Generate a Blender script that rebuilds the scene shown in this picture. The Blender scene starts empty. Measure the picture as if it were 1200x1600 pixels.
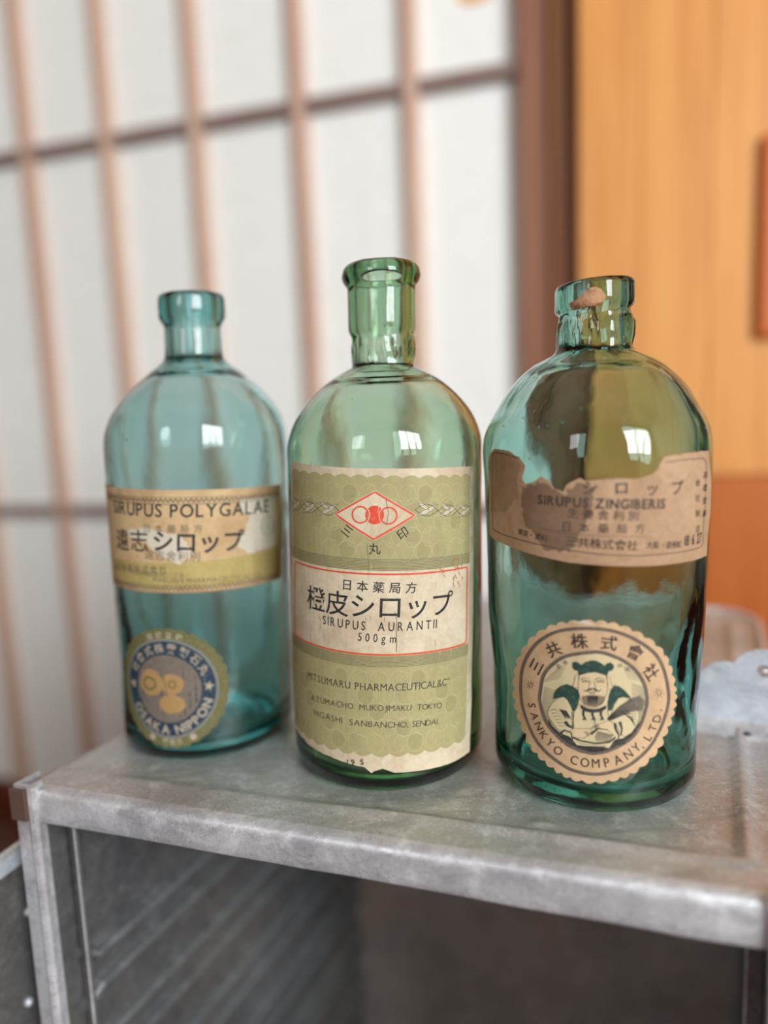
import bpy, bmesh, math, random
from mathutils import Vector, Matrix, noise
from mathutils.geometry import delaunay_2d_cdt
random.seed(7)
S = bpy.context.scene
col = S.collection

# ------------------------------------------------------------------ camera, world, lights, exposure
FPX, PITCH, ROLL, H = 1113.08, 0.1356075, -0.04133601, 0.1627287
FW = Vector((0, math.cos(PITCH), -math.sin(PITCH)))
R0 = Vector((1, 0, 0)); U0 = R0.cross(FW)
RT = R0 * math.cos(ROLL) + U0 * math.sin(ROLL); UP = RT.cross(FW)
CAM = Vector((0, 0, H))
cd = bpy.data.cameras.new('camera'); cam = bpy.data.objects.new('camera', cd); col.objects.link(cam)
cd.sensor_fit = 'VERTICAL'; cd.sensor_height = 36; cd.lens = FPX / 1600 * 36
cd.clip_start = 0.01; cd.clip_end = 50
cam.matrix_world = Matrix.Translation(CAM) @ Matrix((RT, UP, -FW)).transposed().to_4x4()
cd.dof.use_dof = True; cd.dof.focus_distance = 0.297; cd.dof.aperture_fstop = 2.0
S.camera = cam

W = bpy.data.worlds.new('World'); S.world = W; W.use_nodes = True
wb = W.node_tree.nodes['Background']; wb.inputs[0].default_value = (0.90, 0.95, 1.0, 1); wb.inputs[1].default_value = 0.5

def area(name, loc, target, sx, sy, power, color):
    l = bpy.data.lights.new(name, 'AREA'); l.shape = 'RECTANGLE'; l.size = sx; l.size_y = sy
    l.energy = power; l.color = color
    o = bpy.data.objects.new(name, l); col.objects.link(o); o.location = loc
    o.rotation_euler = (Vector(target) - Vector(loc)).to_track_quat('-Z', 'Y').to_euler()
    return o
# the window in the wall behind the camera, to the right, in three panes; a dimmer one to the left
WINS = []
for i in (-1, 0, 1):
    WINS.append(((1.24 + 0.42 * i, -1.70, 0.95), 0.39, 1.35)); area('window_light', WINS[-1][0], (1.24 + 0.42 * i, 1, 0.55), 0.39, 1.35, 30, (0.90, 0.96, 1.0))
WINS.append(((-1.25, -1.70, 1.05), 0.55, 1.0)); area('side_window_light', WINS[-1][0], (-1.25, 1, 0.55), 0.55, 1.0, 12, (0.95, 0.97, 1.0))

vs = S.view_settings
vs.view_transform = 'Standard'; vs.look = 'None'; vs.gamma = 1; vs.use_curve_mapping = False; vs.exposure = 0.12
S.cycles.use_denoising = True
S.cycles.max_bounces = 24; S.cycles.transmission_bounces = 20; S.cycles.glossy_bounces = 8; S.cycles.diffuse_bounces = 4
S.cycles.blur_glossy = 0.5; S.cycles.sample_clamp_indirect = 6

# ------------------------------------------------------------------ helpers
def srgb(r, g, b):
    return tuple(((c / 255) / 12.92 if c / 255 <= 0.04045 else ((c / 255 + 0.055) / 1.055) ** 2.4) for c in (r, g, b)) + (1,)

def ray(x, y):
    """direction through pixel (x, y) of the 1200 x 1600 frame"""
    return FW * FPX + RT * (x - 600) - UP * (y - 800)

def link(name, me, mat, parent=None):
    o = bpy.data.objects.new(name, me); col.objects.link(o)
    if mat:
        me.materials.clear(); me.materials.append(mat)
    if parent: o.parent = parent
    return o

def obj(name, bm, mat, parent=None, smooth=False, recalc=True):
    me = bpy.data.meshes.new(name)
    if recalc: bmesh.ops.recalc_face_normals(bm, faces=bm.faces)
    bm.to_mesh(me); bm.free()
    if smooth:
        for p in me.polygons: p.use_smooth = True
    return link(name, me, mat, parent)

def tag(o, label, cat, group=None):
    o['label'] = label; o['category'] = cat
    if group: o['group'] = group
    return o

def empty(name, loc=(0, 0, 0), rz=0):
    o = bpy.data.objects.new(name, None); col.objects.link(o); o.location = loc; o.rotation_euler = (0, 0, rz)
    o.empty_display_size = 0.02
    return o

def box(bm, lo, hi, M=None, bev=0):
    lo = Vector(lo); hi = Vector(hi)
    r = bmesh.ops.create_cube(bm, size=1.0, matrix=Matrix.Translation((lo + hi) / 2) @ Matrix.Diagonal((*(hi - lo), 1)))
    vs_ = r['verts']
    if bev:
        es = list({e for v in vs_ for e in v.link_edges})
        rb = bmesh.ops.bevel(bm, geom=es, offset=bev, segments=2, affect='EDGES', profile=0.5)
        vs_ = list({v for v in rb['verts']} | {v for v in vs_ if v.is_valid})
    if M:
        for v in vs_: v.co = M @ v.co
    return vs_

def tube(bm, pts, r, n=10, cap=True):
    rings = []
    for i, p in enumerate(pts):
        a = Vector(pts[max(i - 1, 0)]); b = Vector(pts[min(i + 1, len(pts) - 1)])
        d = (b - a).normalized(); x = d.orthogonal().normalized() if i == 0 else (px_ - d * px_.dot(d)).normalized()
        px_ = x; y = d.cross(x)
        rings.append([bm.verts.new(Vector(p) + (x * math.cos(t) + y * math.sin(t)) * r) for t in (2 * math.pi * k / n for k in range(n))])
    for i in range(len(rings) - 1):
        for k in range(n):
            bm.faces.new((rings[i][k], rings[i][(k + 1) % n], rings[i + 1][(k + 1) % n], rings[i + 1][k]))
    if cap: bm.faces.new(rings[0][::-1]); bm.faces.new(rings[-1])

# ------------------------------------------------------------------ materials
class Mat:
    def __init__(s, name):
        s.m = bpy.data.materials.new(name); s.m.use_nodes = True
        s.t = s.m.node_tree; s.b = s.t.nodes['Principled BSDF']
    def n(s, kind, **kw):
        nd = s.t.nodes.new(kind)
        for k, v in kw.items():
            if k in nd.inputs.keys(): nd.inputs[k].default_value = v
            else: setattr(nd, k, v)
        return nd
    def l(s, a, b): s.t.links.new(a, b)
    def coords(s, scale=(1, 1, 1), kind='Object'):
        tc = s.n('ShaderNodeTexCoord'); mp = s.n('ShaderNodeMapping'); mp.inputs['Scale'].default_value = scale
        s.l(tc.outputs[kind], mp.inputs[0]); return mp.outputs[0]
    def noise(s, co, scale, detail=4, rough=0.55, dist=0):
        nd = s.n('ShaderNodeTexNoise', Scale=scale, Detail=detail, Roughness=rough, Distortion=dist); s.l(co, nd.inputs['Vector']); return nd.outputs['Fac']
    def ramp(s, fac, stops):
        r = s.n('ShaderNodeValToRGB'); e = r.color_ramp.elements
        while len(e) < len(stops): e.new(0.5)
        for q, (p, c) in zip(e, stops): q.position = p; q.color = c
        s.l(fac, r.inputs[0]); return r.outputs[0]
    def mix(s, fac, a, b, mode='MIX'):
        m = s.n('ShaderNodeMix', data_type='RGBA', blend_type=mode)
        for sock, v in ((m.inputs[0], fac), (m.inputs[6], a), (m.inputs[7], b)):
            if hasattr(v, 'links'): s.l(v, sock)
            else: sock.default_value = v
        return m.outputs[2]
    def bump(s, fac, strength, dist=0.001):
        b = s.n('ShaderNodeBump', Strength=strength, Distance=dist); s.l(fac, b.inputs['Height']); s.l(b.outputs[0], s.b.inputs['Normal']); return b
    def set(s, **kw):
        for k, v in kw.items():
            k = k.replace('_', ' ')
            if hasattr(v, 'links'): s.l(v, s.b.inputs[k])
            else: s.b.inputs[k].default_value = v
        return s

g = lambda v: (v, v, v, 1)

def plain(name, c, rough=0.6, **kw):
    return Mat(name).set(Base_Color=c, Roughness=rough, **kw).m

def aluminium(name, base, dark, warm, rough=0.42, warm_amt=(0.5, 0.72), metallic=0.85):
    m = Mat(name); co = m.coords()
    n1 = m.noise(co, 14, 6, 0.6, 0.6); n2 = m.noise(co, 95, 6, 0.65, 0.3); n3 = m.noise(co, 9, 3, 0.5, 0.4); n4 = m.noise(co, 700, 3, 0.7)
    c = m.mix(m.ramp(n1, [(0.35, g(0)), (0.68, g(1))]), dark, base)
    c = m.mix(m.ramp(n3, [(warm_amt[0], g(0)), (warm_amt[1], g(1))]), c, warm)
    c = m.mix(m.ramp(n2, [(0.52, g(0)), (0.66, g(0.45))]), c, tuple(min(1, v * 1.35) for v in base[:3]) + (1,))
    c = m.mix(m.ramp(n4, [(0.56, g(0)), (0.72, g(0.6))]), c, tuple(v * 0.45 for v in dark[:3]) + (1,))
    n5 = m.noise(co, 260, 5, 0.75, 1.5); n6 = m.noise(m.coords((0.25, 1, 1)), 120, 5, 0.7, 0.8)
    c = m.mix(m.ramp(n5, [(0.52, g(0)), (0.64, g(0.35))]), c, tuple(min(1, v * 1.6) for v in base[:3]) + (1,))
    c = m.mix(m.ramp(n6, [(0.50, g(0)), (0.66, g(0.45))]), c, tuple(v * 0.7 for v in dark[:3]) + (1,))
    rg = m.ramp(n2, [(0.3, g(rough - 0.08)), (0.7, g(rough + 0.18))])
    m.set(Base_Color=c, Roughness=rg, Metallic=metallic)
    m.bump(m.mix(0.5, n5, n4), 0.35, 0.0006)
    return m.m

M_TOP = aluminium('aged_aluminium', srgb(206, 206, 204), srgb(172, 174, 172), srgb(192, 174, 164), 0.42, (0.45, 0.7), 0.55)
M_LIP = aluminium('worn_edge_aluminium', srgb(232, 232, 234), srgb(182, 180, 184), srgb(196, 184, 180), 0.36, (0.55, 0.8), 0.5)
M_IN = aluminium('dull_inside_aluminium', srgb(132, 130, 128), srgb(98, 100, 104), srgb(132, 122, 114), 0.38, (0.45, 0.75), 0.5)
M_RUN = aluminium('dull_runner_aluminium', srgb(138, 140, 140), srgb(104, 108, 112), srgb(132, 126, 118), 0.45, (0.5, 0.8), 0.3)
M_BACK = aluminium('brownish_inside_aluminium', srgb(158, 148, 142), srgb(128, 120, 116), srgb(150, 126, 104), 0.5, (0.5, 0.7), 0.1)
M_PLATE = aluminium('bright_plate', srgb(226, 231, 240), srgb(205, 211, 222), srgb(214, 214, 218), 0.45, (0.7, 0.9), 0.4)
M_CAP = plain('brown_oxidised_cap', srgb(112, 90, 78), 0.6, Metallic=0.5)
M_STEEL = plain('dark_steel', srgb(90, 88, 90), 0.4, Metallic=0.9)

def wood(name, c1, c2, c3, scale=18, rough=0.5, stretch=(1, 1, 0.06), dist=1.2):
    m = Mat(name); co = m.coords(stretch)
    n1 = m.noise(co, scale, 5, 0.6, dist); n2 = m.noise(co, scale * 6, 4, 0.6, 0.4)
    c = m.ramp(n1, [(0.30, c1), (0.50, c2), (0.70, c3)])
    c = m.mix(m.ramp(n2, [(0.4, g(0)), (0.75, g(0.30))]), c, c1)
    m.set(Base_Color=c, Roughness=rough); m.bump(n2, 0.15, 0.0008)
    return m.m
M_PANEL = wood('amber_cedar', srgb(200, 126, 60), srgb(220, 150, 76), srgb(230, 166, 88), 22)
M_PANEL_LOW = wood('deep_amber_cedar', srgb(164, 76, 18), srgb(186, 94, 26), srgb(196, 108, 38), 18)
M_PULL = wood('red_amber_wood', srgb(176, 84, 24), srgb(196, 98, 34), srgb(204, 108, 40), 18)
M_FRAME = wood('brown_cedar', srgb(124, 78, 52), srgb(140, 92, 64), srgb(150, 102, 74), 24)
M_JAMB = wood('dark_cedar', srgb(140, 88, 50), srgb(156, 100, 60), srgb(168, 112, 70), 24)
M_KUMIKO = wood('lattice_cedar', srgb(192, 152, 130), srgb(208, 170, 148), srgb(224, 192, 166), 30)
M_KUMIKO_H = wood('lattice_cedar_cross', srgb(120, 96, 88), srgb(140, 116, 108), srgb(156, 132, 122), 30, stretch=(0.06, 1, 1))
M_BOARD = wood('red_brown_board', srgb(86, 34, 16), srgb(104, 44, 22), srgb(118, 54, 30), 16)
M_FLOOR = wood('floor_boards', srgb(70, 28, 14), srgb(90, 38, 20), srgb(100, 46, 26), 14, stretch=(1, 0.06, 1))

mp = Mat('shoji_paper'); co = mp.coords()
mp.set(Base_Color=mp.mix(mp.ramp(mp.noise(co, 60, 6, 0.7), [(0.3, g(0)), (0.7, g(1))]), srgb(238, 236, 230), srgb(247, 246, 241)), Roughness=0.9)
M_PAPER = mp.m
M_PLASTER = plain('plaster', srgb(176, 166, 150), 0.9); M_CEIL = plain('ceiling_boards', srgb(140, 110, 84), 0.8)
M_LEAF = plain('amber_leaf_patch', srgb(226, 170, 104), 0.8)

def glass(name, absorb, density, bump_s, scale=55, rough=0.0):
    m = Mat(name)
    m.set(Base_Color=(1, 1, 1, 1), Roughness=rough, IOR=1.48)
    m.b.inputs['Transmission Weight'].default_value = 1.0
    co = m.coords()
    h = m.mix(0.07, m.noise(co, scale, 2, 0.4, 0.6), m.noise(co, scale * 7, 2, 0.5))
    m.bump(h, bump_s, 0.0015)
    v = m.n('ShaderNodeVolumeAbsorption', Density=density); v.inputs['Color'].default_value = absorb
    m.l(v.outputs[0], m.t.nodes['Material Output'].inputs['Volume'])
    return m.m
G_LEFT = glass('sea_blue_glass', (0.32, 0.72, 0.72, 1), 180, 0.10)
G_MID = glass('leaf_green_glass', (0.45, 0.72, 0.50, 1), 205, 0.10)
G_RIGHT = glass('teal_green_glass', (0.34, 0.73, 0.66, 1), 190, 0.20, 45)

def paper(name, base, stain, dark, amt=(0.48, 0.68), scale=38):
    m = Mat(name); co = m.coords()
    n1 = m.noise(co, scale, 6, 0.62, 1.0); n2 = m.noise(co, 420, 5, 0.7); n3 = m.noise(m.coords((1, 1, 0.35)), 90, 4, 0.6, 0.4)
    c = m.mix(m.ramp(n1, [(amt[0], g(0)), (amt[1], g(0.85))]), base, stain)
    c = m.mix(m.ramp(n3, [(0.55, g(0)), (0.75, g(0.4))]), c, dark)
    c = m.mix(m.ramp(n2, [(0.42, g(0.0)), (0.75, g(0.35))]), c, dark)
    m.set(Base_Color=c, Roughness=0.75); m.bump(n2, 0.2, 0.0003)
    return m.m
P_CREAM = paper('aged_cream_paper', srgb(214, 199, 170), srgb(192, 166, 136), srgb(168, 140, 112))
P_OLIVE = paper('olive_print', srgb(172, 162, 112), srgb(158, 146, 102), srgb(142, 130, 96), (0.4, 0.75))
P_OLIVE_L = paper('pale_olive_print', srgb(184, 178, 132), srgb(174, 166, 122), srgb(154, 144, 106), (0.4, 0.75))
P_OLIVE_D = paper('dark_olive_print', srgb(162, 152, 104), srgb(152, 142, 98), srgb(134, 122, 86), (0.4, 0.75))
P_TAN = paper('tanned_paper', srgb(186, 152, 118), srgb(164, 128, 96), srgb(134, 100, 74), (0.42, 0.66))
P_TAN_D = paper('stained_tanned_paper', srgb(138, 108, 84), srgb(116, 88, 68), srgb(100, 76, 58), (0.4, 0.7))
P_ROUND = paper('round_tan_paper', srgb(206, 172, 132), srgb(190, 154, 116), srgb(164, 130, 98), (0.5, 0.75))
P_YEL = paper('yellowed_paper', srgb(206, 176, 130), srgb(184, 146, 104), srgb(156, 126, 92), (0.42, 0.66))
P_YELG = paper('yellow_green_print', srgb(184, 164, 100), srgb(168, 144, 86), srgb(146, 128, 78), (0.42, 0.66))
P_WORN = paper('scuffed_white_paper', srgb(214, 204, 184), srgb(200, 188, 166), srgb(180, 164, 140), (0.42, 0.66))
def ink(name, c): 
    m = Mat(name); n = m.noise(m.coords(), 600, 4, 0.7)
    m.set(Base_Color=m.mix(m.ramp(n, [(0.5, g(0)), (0.8, g(0.45))]), c, tuple(min(1, v + 0.18) for v in c[:3]) + (1,)), Roughness=0.7); return m.m
I_BLACK = ink('black_ink', srgb(34, 34, 34)); I_RED = ink('red_ink', srgb(214, 72, 44)); I_BROWN = ink('brown_ink', srgb(104, 88, 76))
I_FADE = ink('faded_ink', srgb(106, 92, 74)); I_GREEN = ink('dark_green_ink', srgb(34, 66, 54)); I_CREAM = ink('cream_ink', srgb(208, 190, 148))
I_NAVY = ink('navy_ink', srgb(24, 48, 66)); I_LILAC = ink('grey_lilac_ink', srgb(114, 102, 90)); I_GOLD = ink('gold_ink', srgb(166, 130, 80)); I_DIM = ink('dull_pale_ink', srgb(170, 158, 136))
I_OLIVE = ink('olive_ink', srgb(104, 100, 56)); I_ENGR = ink('engraving_ink', srgb(52, 50, 44)); I_PALE = ink('pale_ink', srgb(214, 200, 176)); I_SILVER = ink('silver_grey_ink', srgb(126, 128, 122))
I_DKBR = ink('dark_brown_ink', srgb(66, 48, 38)); I_SKIN = ink('light_flesh_ink', srgb(214, 188, 146)); I_GRAIN = ink('grain_grey_ink', srgb(122, 112, 94))

# ------------------------------------------------------------------ the setting
YS = 0.29134; SE = Vector((math.cos(YS), -math.sin(YS), 0)); SN = Vector((math.sin(YS), math.cos(YS), 0))
SP = Vector((0.17005, 0.85, 0)); FLZ = -0.44
def frame_m(P, e, n): return Matrix.Translation(P) @ Matrix((e, n, Vector((0, 0, 1)))).transposed().to_4x4()
MS = frame_m(SP, SE, SN)          # local x along the shoji, y away from the camera, z up

bm = bmesh.new(); box(bm, (-2.4, -1.8, FLZ - 0.05), (2.2, 2.0, FLZ)); o = obj('floor', bm, M_FLOOR); o['kind'] = 'structure'
bm = bmesh.new(); box(bm, (-2.4, -1.8, 2.0), (2.2, 2.0, 2.05)); o = obj('ceiling', bm, M_CEIL); o['kind'] = 'structure'
for nm, lo, hi in (('wall_back', (-2.4, -1.85, FLZ), (2.2, -1.8, 2.0)), ('wall_left', (-2.45, -1.8, FLZ), (-2.4, 2.0, 2.0)), ('wall_right', (2.2, -1.8, FLZ), (2.25, 2.0, 2.0))):
    bm = bmesh.new(); box(bm, lo, hi); o = obj(nm, bm, M_PLASTER); o['kind'] = 'structure'
for k, (c, w_, h_) in enumerate(WINS):
    wn = empty('window_%d' % (k + 1)); wn['kind'] = 'structure'
    for lo, hi in (((-w_/2 - 0.03, 0, -h_/2 - 0.04), (-w_/2, 0.05, h_/2 + 0.04)), ((w_/2, 0, -h_/2 - 0.04), (w_/2 + 0.03, 0.05, h_/2 + 0.04)), ((-w_/2, 0, h_/2), (w_/2, 0.05, h_/2 + 0.04)), ((-w_/2, 0, -h_/2 - 0.04), (w_/2, 0.05, -h_/2)), ((-w_/2, 0.01, 0.08), (w_/2, 0.04, 0.11))):
        bm = bmesh.new(); box(bm, lo, hi, Matrix.Translation((c[0], -1.74, c[2]))); obj('window_frame', bm, M_JAMB, wn)
sh = empty('door_1'); sh['kind'] = 'structure'
BX0 = -1.86
bm = bmesh.new(); box(bm, (BX0, 0.008, -0.40), (0.0, 0.0095, 1.45), MS); obj('paper', bm, M_PAPER, sh)
bm = bmesh.new(); box(bm, (-0.065, -0.0005, 0.605), (-0.045, 0.008, 0.64), MS)
bm.free(); bm = bmesh.new()
for ang0 in (0,):
    vsx = []
    for k in range(14):
        t = 2 * math.pi * k / 14; rr = 0.020 * (1 + 0.35 * math.cos(t) ** 3)
        vsx.append(bm.verts.new(MS @ Vector((-0.052 + rr * math.cos(t) * 1.2, 0.0075, 0.632 + rr * math.sin(t) * 0.8))))
    f0 = bm.faces.new(vsx); ex = bmesh.ops.extrude_face_region(bm, geom=[f0])
    for v in ex['geom']:
        if isinstance(v, bmesh.types.BMVert): v.co += SN * 0.0006
o = obj('repair_patch', bm, M_LEAF, sh); o['label'] = 'small amber paper patch'
BW = 0.0155
k0 = 0
xs = [-0.1228 - 0.1360 * i for i in range(13)]
xs[1:5] = [-0.2630, -0.4052, -0.5385, -0.6676]
for i in range(5, 13): xs[i] = xs[4] - 0.134 * (i - 4)
for x in xs:
    bm = bmesh.new(); box(bm, (x - BW / 2, -0.008, -0.40), (x + BW / 2, 0.008, 1.45), MS, 0.0012); obj('vertical_bar', bm, M_KUMIKO, sh)
for z in (0.043 - 0.0, 0.537, 1.03):
    bm = bmesh.new(); box(bm, (BX0, -0.0072, z - 0.0075), (0.0, 0.0078, z + 0.0075), MS, 0.0012); obj('horizontal_bar', bm, M_KUMIKO_H, sh)
bm = bmesh.new(); box(bm, (0.0, -0.014, FLZ), (0.0335, 0.016, 1.5), MS, 0.002); obj('stile', bm, M_FRAME, sh)
bm = bmesh.new(); box(bm, (BX0, -0.013, FLZ), (0.0, 0.015, -0.40), MS, 0.002); obj('bottom_rail', bm, M_BOARD, sh)
bm = bmesh.new(); box(bm, (0.0345, -0.022, FLZ), (0.16, 0.10, 1.5), MS, 0.003); o = obj('trim_1', bm, M_JAMB); o['kind'] = 'structure'
o['label'] = 'dark brown door jamb'
# the amber wooden door to the right, a little nearer
MP = frame_m(Vector((0.21635, 0.78, 0)), SE, SN)
pd = empty('door_2'); pd['kind'] = 'structure'
PB = [0.001, 0.062, 0.128, 0.196, 0.272, 0.35, 0.43]
for a, b in zip(PB[:-1], PB[1:]):
    bm = bmesh.new(); box(bm, (a, 0.0, 0.104), (b - 0.0006, 0.018, 1.5), MP, 0.0006); obj('board', bm, M_PANEL, pd)
for a, b in zip(PB[:-1], PB[1:]):
    bm = bmesh.new(); box(bm, (a, 0.002, FLZ), (b - 0.0006, 0.018, 0.086), MP, 0.0006); obj('board', bm, M_PANEL_LOW, pd)
bm = bmesh.new(); box(bm, (0.001, -0.003, 0.086), (0.43, 0.018, 0.104), MP, 0.002); obj('rail', bm, M_PANEL, pd)
bm = bmesh.new(); box(bm, (0.170, -0.010, 0.222), (0.210, 0.0, 0.415), MP, 0.006); o = obj('door_pull', bm, M_PULL, pd); o['label'] = 'reddish amber wooden pull'

# ------------------------------------------------------------------ the aluminium box the bottles stand on
FL = Vector((-0.1753, 0.3098, 0)); FR = Vector((0.13268, 0.20928, 0))
BE = (FR - FL).normalized(); WB = (FR - FL).length
ya = math.radians(25); BD = Vector((math.sin(ya), math.cos(ya), 0)); DB = 0.358; ZB = FLZ
def bp(u, v, z=0.0): return FL + BE * u + BD * v + Vector((0, 0, z))
cb = empty('aluminium_box', bp(WB / 2, DB / 2, ZB))
tag(cb, 'worn open-fronted aluminium carrying box under the three glass bottles', 'box')
cb_children = []
def bobj(name, bm, mat, smooth=False):
    o = obj(name, bm, mat, cb, smooth); o.matrix_parent_inverse = Matrix.Translation(-cb.location); return o
def sst(a, b, x):
    t = min(1, max(0, (x - a) / (b - a))); return t * t * (3 - 2 * t)
def top_h(u, v):
    d = min(u + 0.1, WB - 0.017 - u, v - 0.018, DB - 0.03 - v)     # inside distance from the embossed line
    h = -0.0005 * sst(0.000, 0.0050, d) + 0.0020 * (0.25 + 0.75 * sst(0.10, 0.20, u)) * math.exp(-((d - 0.001) / 0.0027) ** 2)
    h += 0.0003 * noise.noise(Vector((u * 22, v * 22, 3.1)))
    h += 0.0016 * math.exp(-(((u - 0.232) / 0.006) ** 2 + ((v - 0.026) / 0.004) ** 2))    # dent in front of the right bottle
    return h - 0.0002
# top sheet rolled over the front into a lip; u across, t along: front lip bottom -> roll -> back
prof = [(0.0018, -0.0160), (0.0006, -0.0165), (0.0, -0.0155), (-0.0002, -0.012), (0.0, -0.008), (0.0, -0.0050), (0.0004, -0.0030), (0.0014, -0.0014), (0.0030, -0.0004), (0.0050, 0.0)]
bm = bmesh.new(); NU = 150; rows = []
def round_corner(u, v):
    # rounded back right corner
    R = 0.036; cu, cv = WB - R, DB - R
    if u > cu and v > cv:
        du, dv = u - cu, v - cv; L = math.hypot(du, dv); m_ = max(du, dv)
        if L > 0: s = m_ / L; return cu + du * s, cv + dv * s
    return u, v
U0_, U1_ = 0.0042, WB
for (v, z) in prof[:-1]:
    row = []
    for i in range(NU + 1):
        u = U0_ + (U1_ - U0_) * i / NU
        wob = 0.0005 * noise.noise(Vector((u * 40, z * 60, 8))) + 0.0007 * noise.noise(Vector((u * 12, 0, 5)))
        zz = z * (1 + 0.10 * sst(0.15, 0.3, u)) + (0.0006 * noise.noise(Vector((u * 18, 1, 1))) if z < -0.01 else 0) - 0.0010 * math.sin(math.pi * u / WB)
        row.append(bm.verts.new(bp(u, v + wob, zz)))
    rows.append(row)
NV = 190
for j in range(NV + 1):
    t = j / NV; v = 0.0050 + (DB - 0.0050) * t; row = []
    for i in range(NU + 1):
        u = U0_ + (U1_ - U0_) * i / NU
        uu, vv = round_corner(u, v)
        fade = sst(0.005, 0.012, v)
        row.append(bm.verts.new(bp(uu, vv, top_h(u, v) * fade - (1 - fade) * 0.0008 * math.sin(math.pi * u / WB))))
    rows.append(row)
for a, b in zip(rows[:-1], rows[1:]):
    for i in range(NU): bm.faces.new((a[i], a[i + 1], b[i + 1], b[i]))
if sum(f.normal.z for f in bm.faces if not f.normal_update()) < 0:
    for f in bm.faces: f.normal_flip()
o = obj('top_panel', bm, M_TOP, cb, True, recalc=False); o.matrix_parent_inverse = Matrix.Translation(-cb.location)
sm = o.modifiers.new('thick', 'SOLIDIFY'); sm.thickness = 0.0010; sm.offset = -1
o.data.materials.append(M_LIP)
for p in o.data.polygons:
    if p.index < (len(prof) - 1) * NU: p.material_index = 1
for p in o.data.polygons: p.use_smooth = True
# raised back rim
bm = bmesh.new(); tube(bm, [bp(*round_corner(0.004 + (WB - 0.004) * i / 60, DB), 0.0004) for i in range(61)] + [bp(*round_corner(WB, DB - DB * i / 60 * 0.98), 0.0004) for i in range(1, 61)], 0.0024, 10)
bobj('top_rim', bm, M_LIP, True)
# sides, back, bottom
def slab(u0, v0, z0, u1, v1, z1, bev=0.0):
    bm = bmesh.new(); vv = box(bm, (u0, v0, z0), (u1, v1, z1), None, bev)
    for v in bm.verts: v.co = bp(v.co.x, v.co.y, v.co.z)
    return bm
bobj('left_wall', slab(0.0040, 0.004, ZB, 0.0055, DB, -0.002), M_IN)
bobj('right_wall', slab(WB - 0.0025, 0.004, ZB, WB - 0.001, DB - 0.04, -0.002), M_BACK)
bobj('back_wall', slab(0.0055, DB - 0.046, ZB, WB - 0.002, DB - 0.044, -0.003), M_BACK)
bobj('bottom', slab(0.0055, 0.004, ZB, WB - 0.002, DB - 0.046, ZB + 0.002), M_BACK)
# front posts: folded strip with a rolled inner edge, cap on the top corner, thin guide strip inside
def post(u_sign, name='post'):
    sg = u_sign; base = 0.0 if sg > 0 else WB
    pts = [(0.0005, 0.012), (0.0, 0.0), (0.0, -0.0010), (0.0075, -0.0016), (0.0085, -0.0022), (0.0100, -0.0030), (0.0116, -0.0024), (0.0124, -0.0008), (0.0122, 0.0012), (0.0104, 0.0026), (0.0104, 0.0050), (0.0086, 0.0050), (0.0086, 0.0010), (0.0070, 0.0006), (0.0012, 0.0008), (0.0018, 0.012)]
    bm = bmesh.new(); rr = []
    for z in (ZB, -0.2, -0.1, -0.03, 0.0004, 0.0014):
        s = 1.0 if z < 0.001 else 0.96
        rr.append([bm.verts.new(bp(base + sg * a, b, z)) for a, b in pts])
    for a, b in zip(rr[:-1], rr[1:]):
        for i in range(len(pts)): bm.faces.new((a[i], a[(i + 1) % len(pts)], b[(i + 1) % len(pts)], b[i]))
    bm.faces.new(rr[-1]); bm.faces.new(rr[0][::-1])
    p = bobj(name, bm, M_LIP)
    c0 = sorted((base + sg * -0.0006, base + sg * 0.0082))
    bmc = slab(c0[0], -0.0034, -0.0150, c0[1], -0.0016, 0.0002, 0.0004)
    c = obj('corner_cap', bmc, M_CAP, p); c['label'] = 'brown oxidised corner cap'
    g0 = sorted((base + sg * 0.0125, base + sg * 0.0175))
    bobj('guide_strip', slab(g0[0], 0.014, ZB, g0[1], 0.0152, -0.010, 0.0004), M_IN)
    bm = bmesh.new(); e_ = base + sg * 0.0180
    tube(bm, [bp(e_ + sg * 0.004, 0.012, -0.0120), bp(e_ + sg * 0.0012, 0.012, -0.0135), bp(e_, 0.012, -0.017), bp(e_, 0.012, -0.12), bp(e_, 0.012, ZB)], 0.0006, 8)
    bobj('guide_bead', bm, M_LIP, True)
post(1); post(-1)
# shelf runners on both inner side walls, in pairs
for zr in (-0.104, -0.122, -0.152, -0.170, -0.200, -0.218, -0.248, -0.266, -0.296, -0.314, -0.344, -0.362):
    for sg, base in ((1, 0.0055), (-1, WB - 0.0025)):
        bm = bmesh.new(); secs = []
        hook = 0.007 if zr in (-0.104, -0.152, -0.200, -0.248, -0.296, -0.344) else -0.005
        for v, dz, w in ((0.018, hook, 0.003), (0.022, hook * 0.7, 0.0045), (0.027, 0.0, 0.0055), (0.045, 0, 0.0055), (DB - 0.048, 0, 0.0055)):
            secs.append([bm.verts.new(bp(base + sg * a, v, zr + dz + b)) for a, b in ((0, -0.0032), (w * 0.8, -0.0022), (w, -0.0006), (w, 0.0010), (w * 0.8, 0.0022), (0, 0.0028))])
        for a, b in zip(secs[:-1], secs[1:]):
            for i in range(6): bm.faces.new((a[i], a[(i + 1) % 6], b[(i + 1) % 6], b[i]))
        bm.faces.new(secs[0][::-1]); bm.faces.new(secs[-1])
        bobj('shelf_runner', bm, M_RUN)

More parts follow.
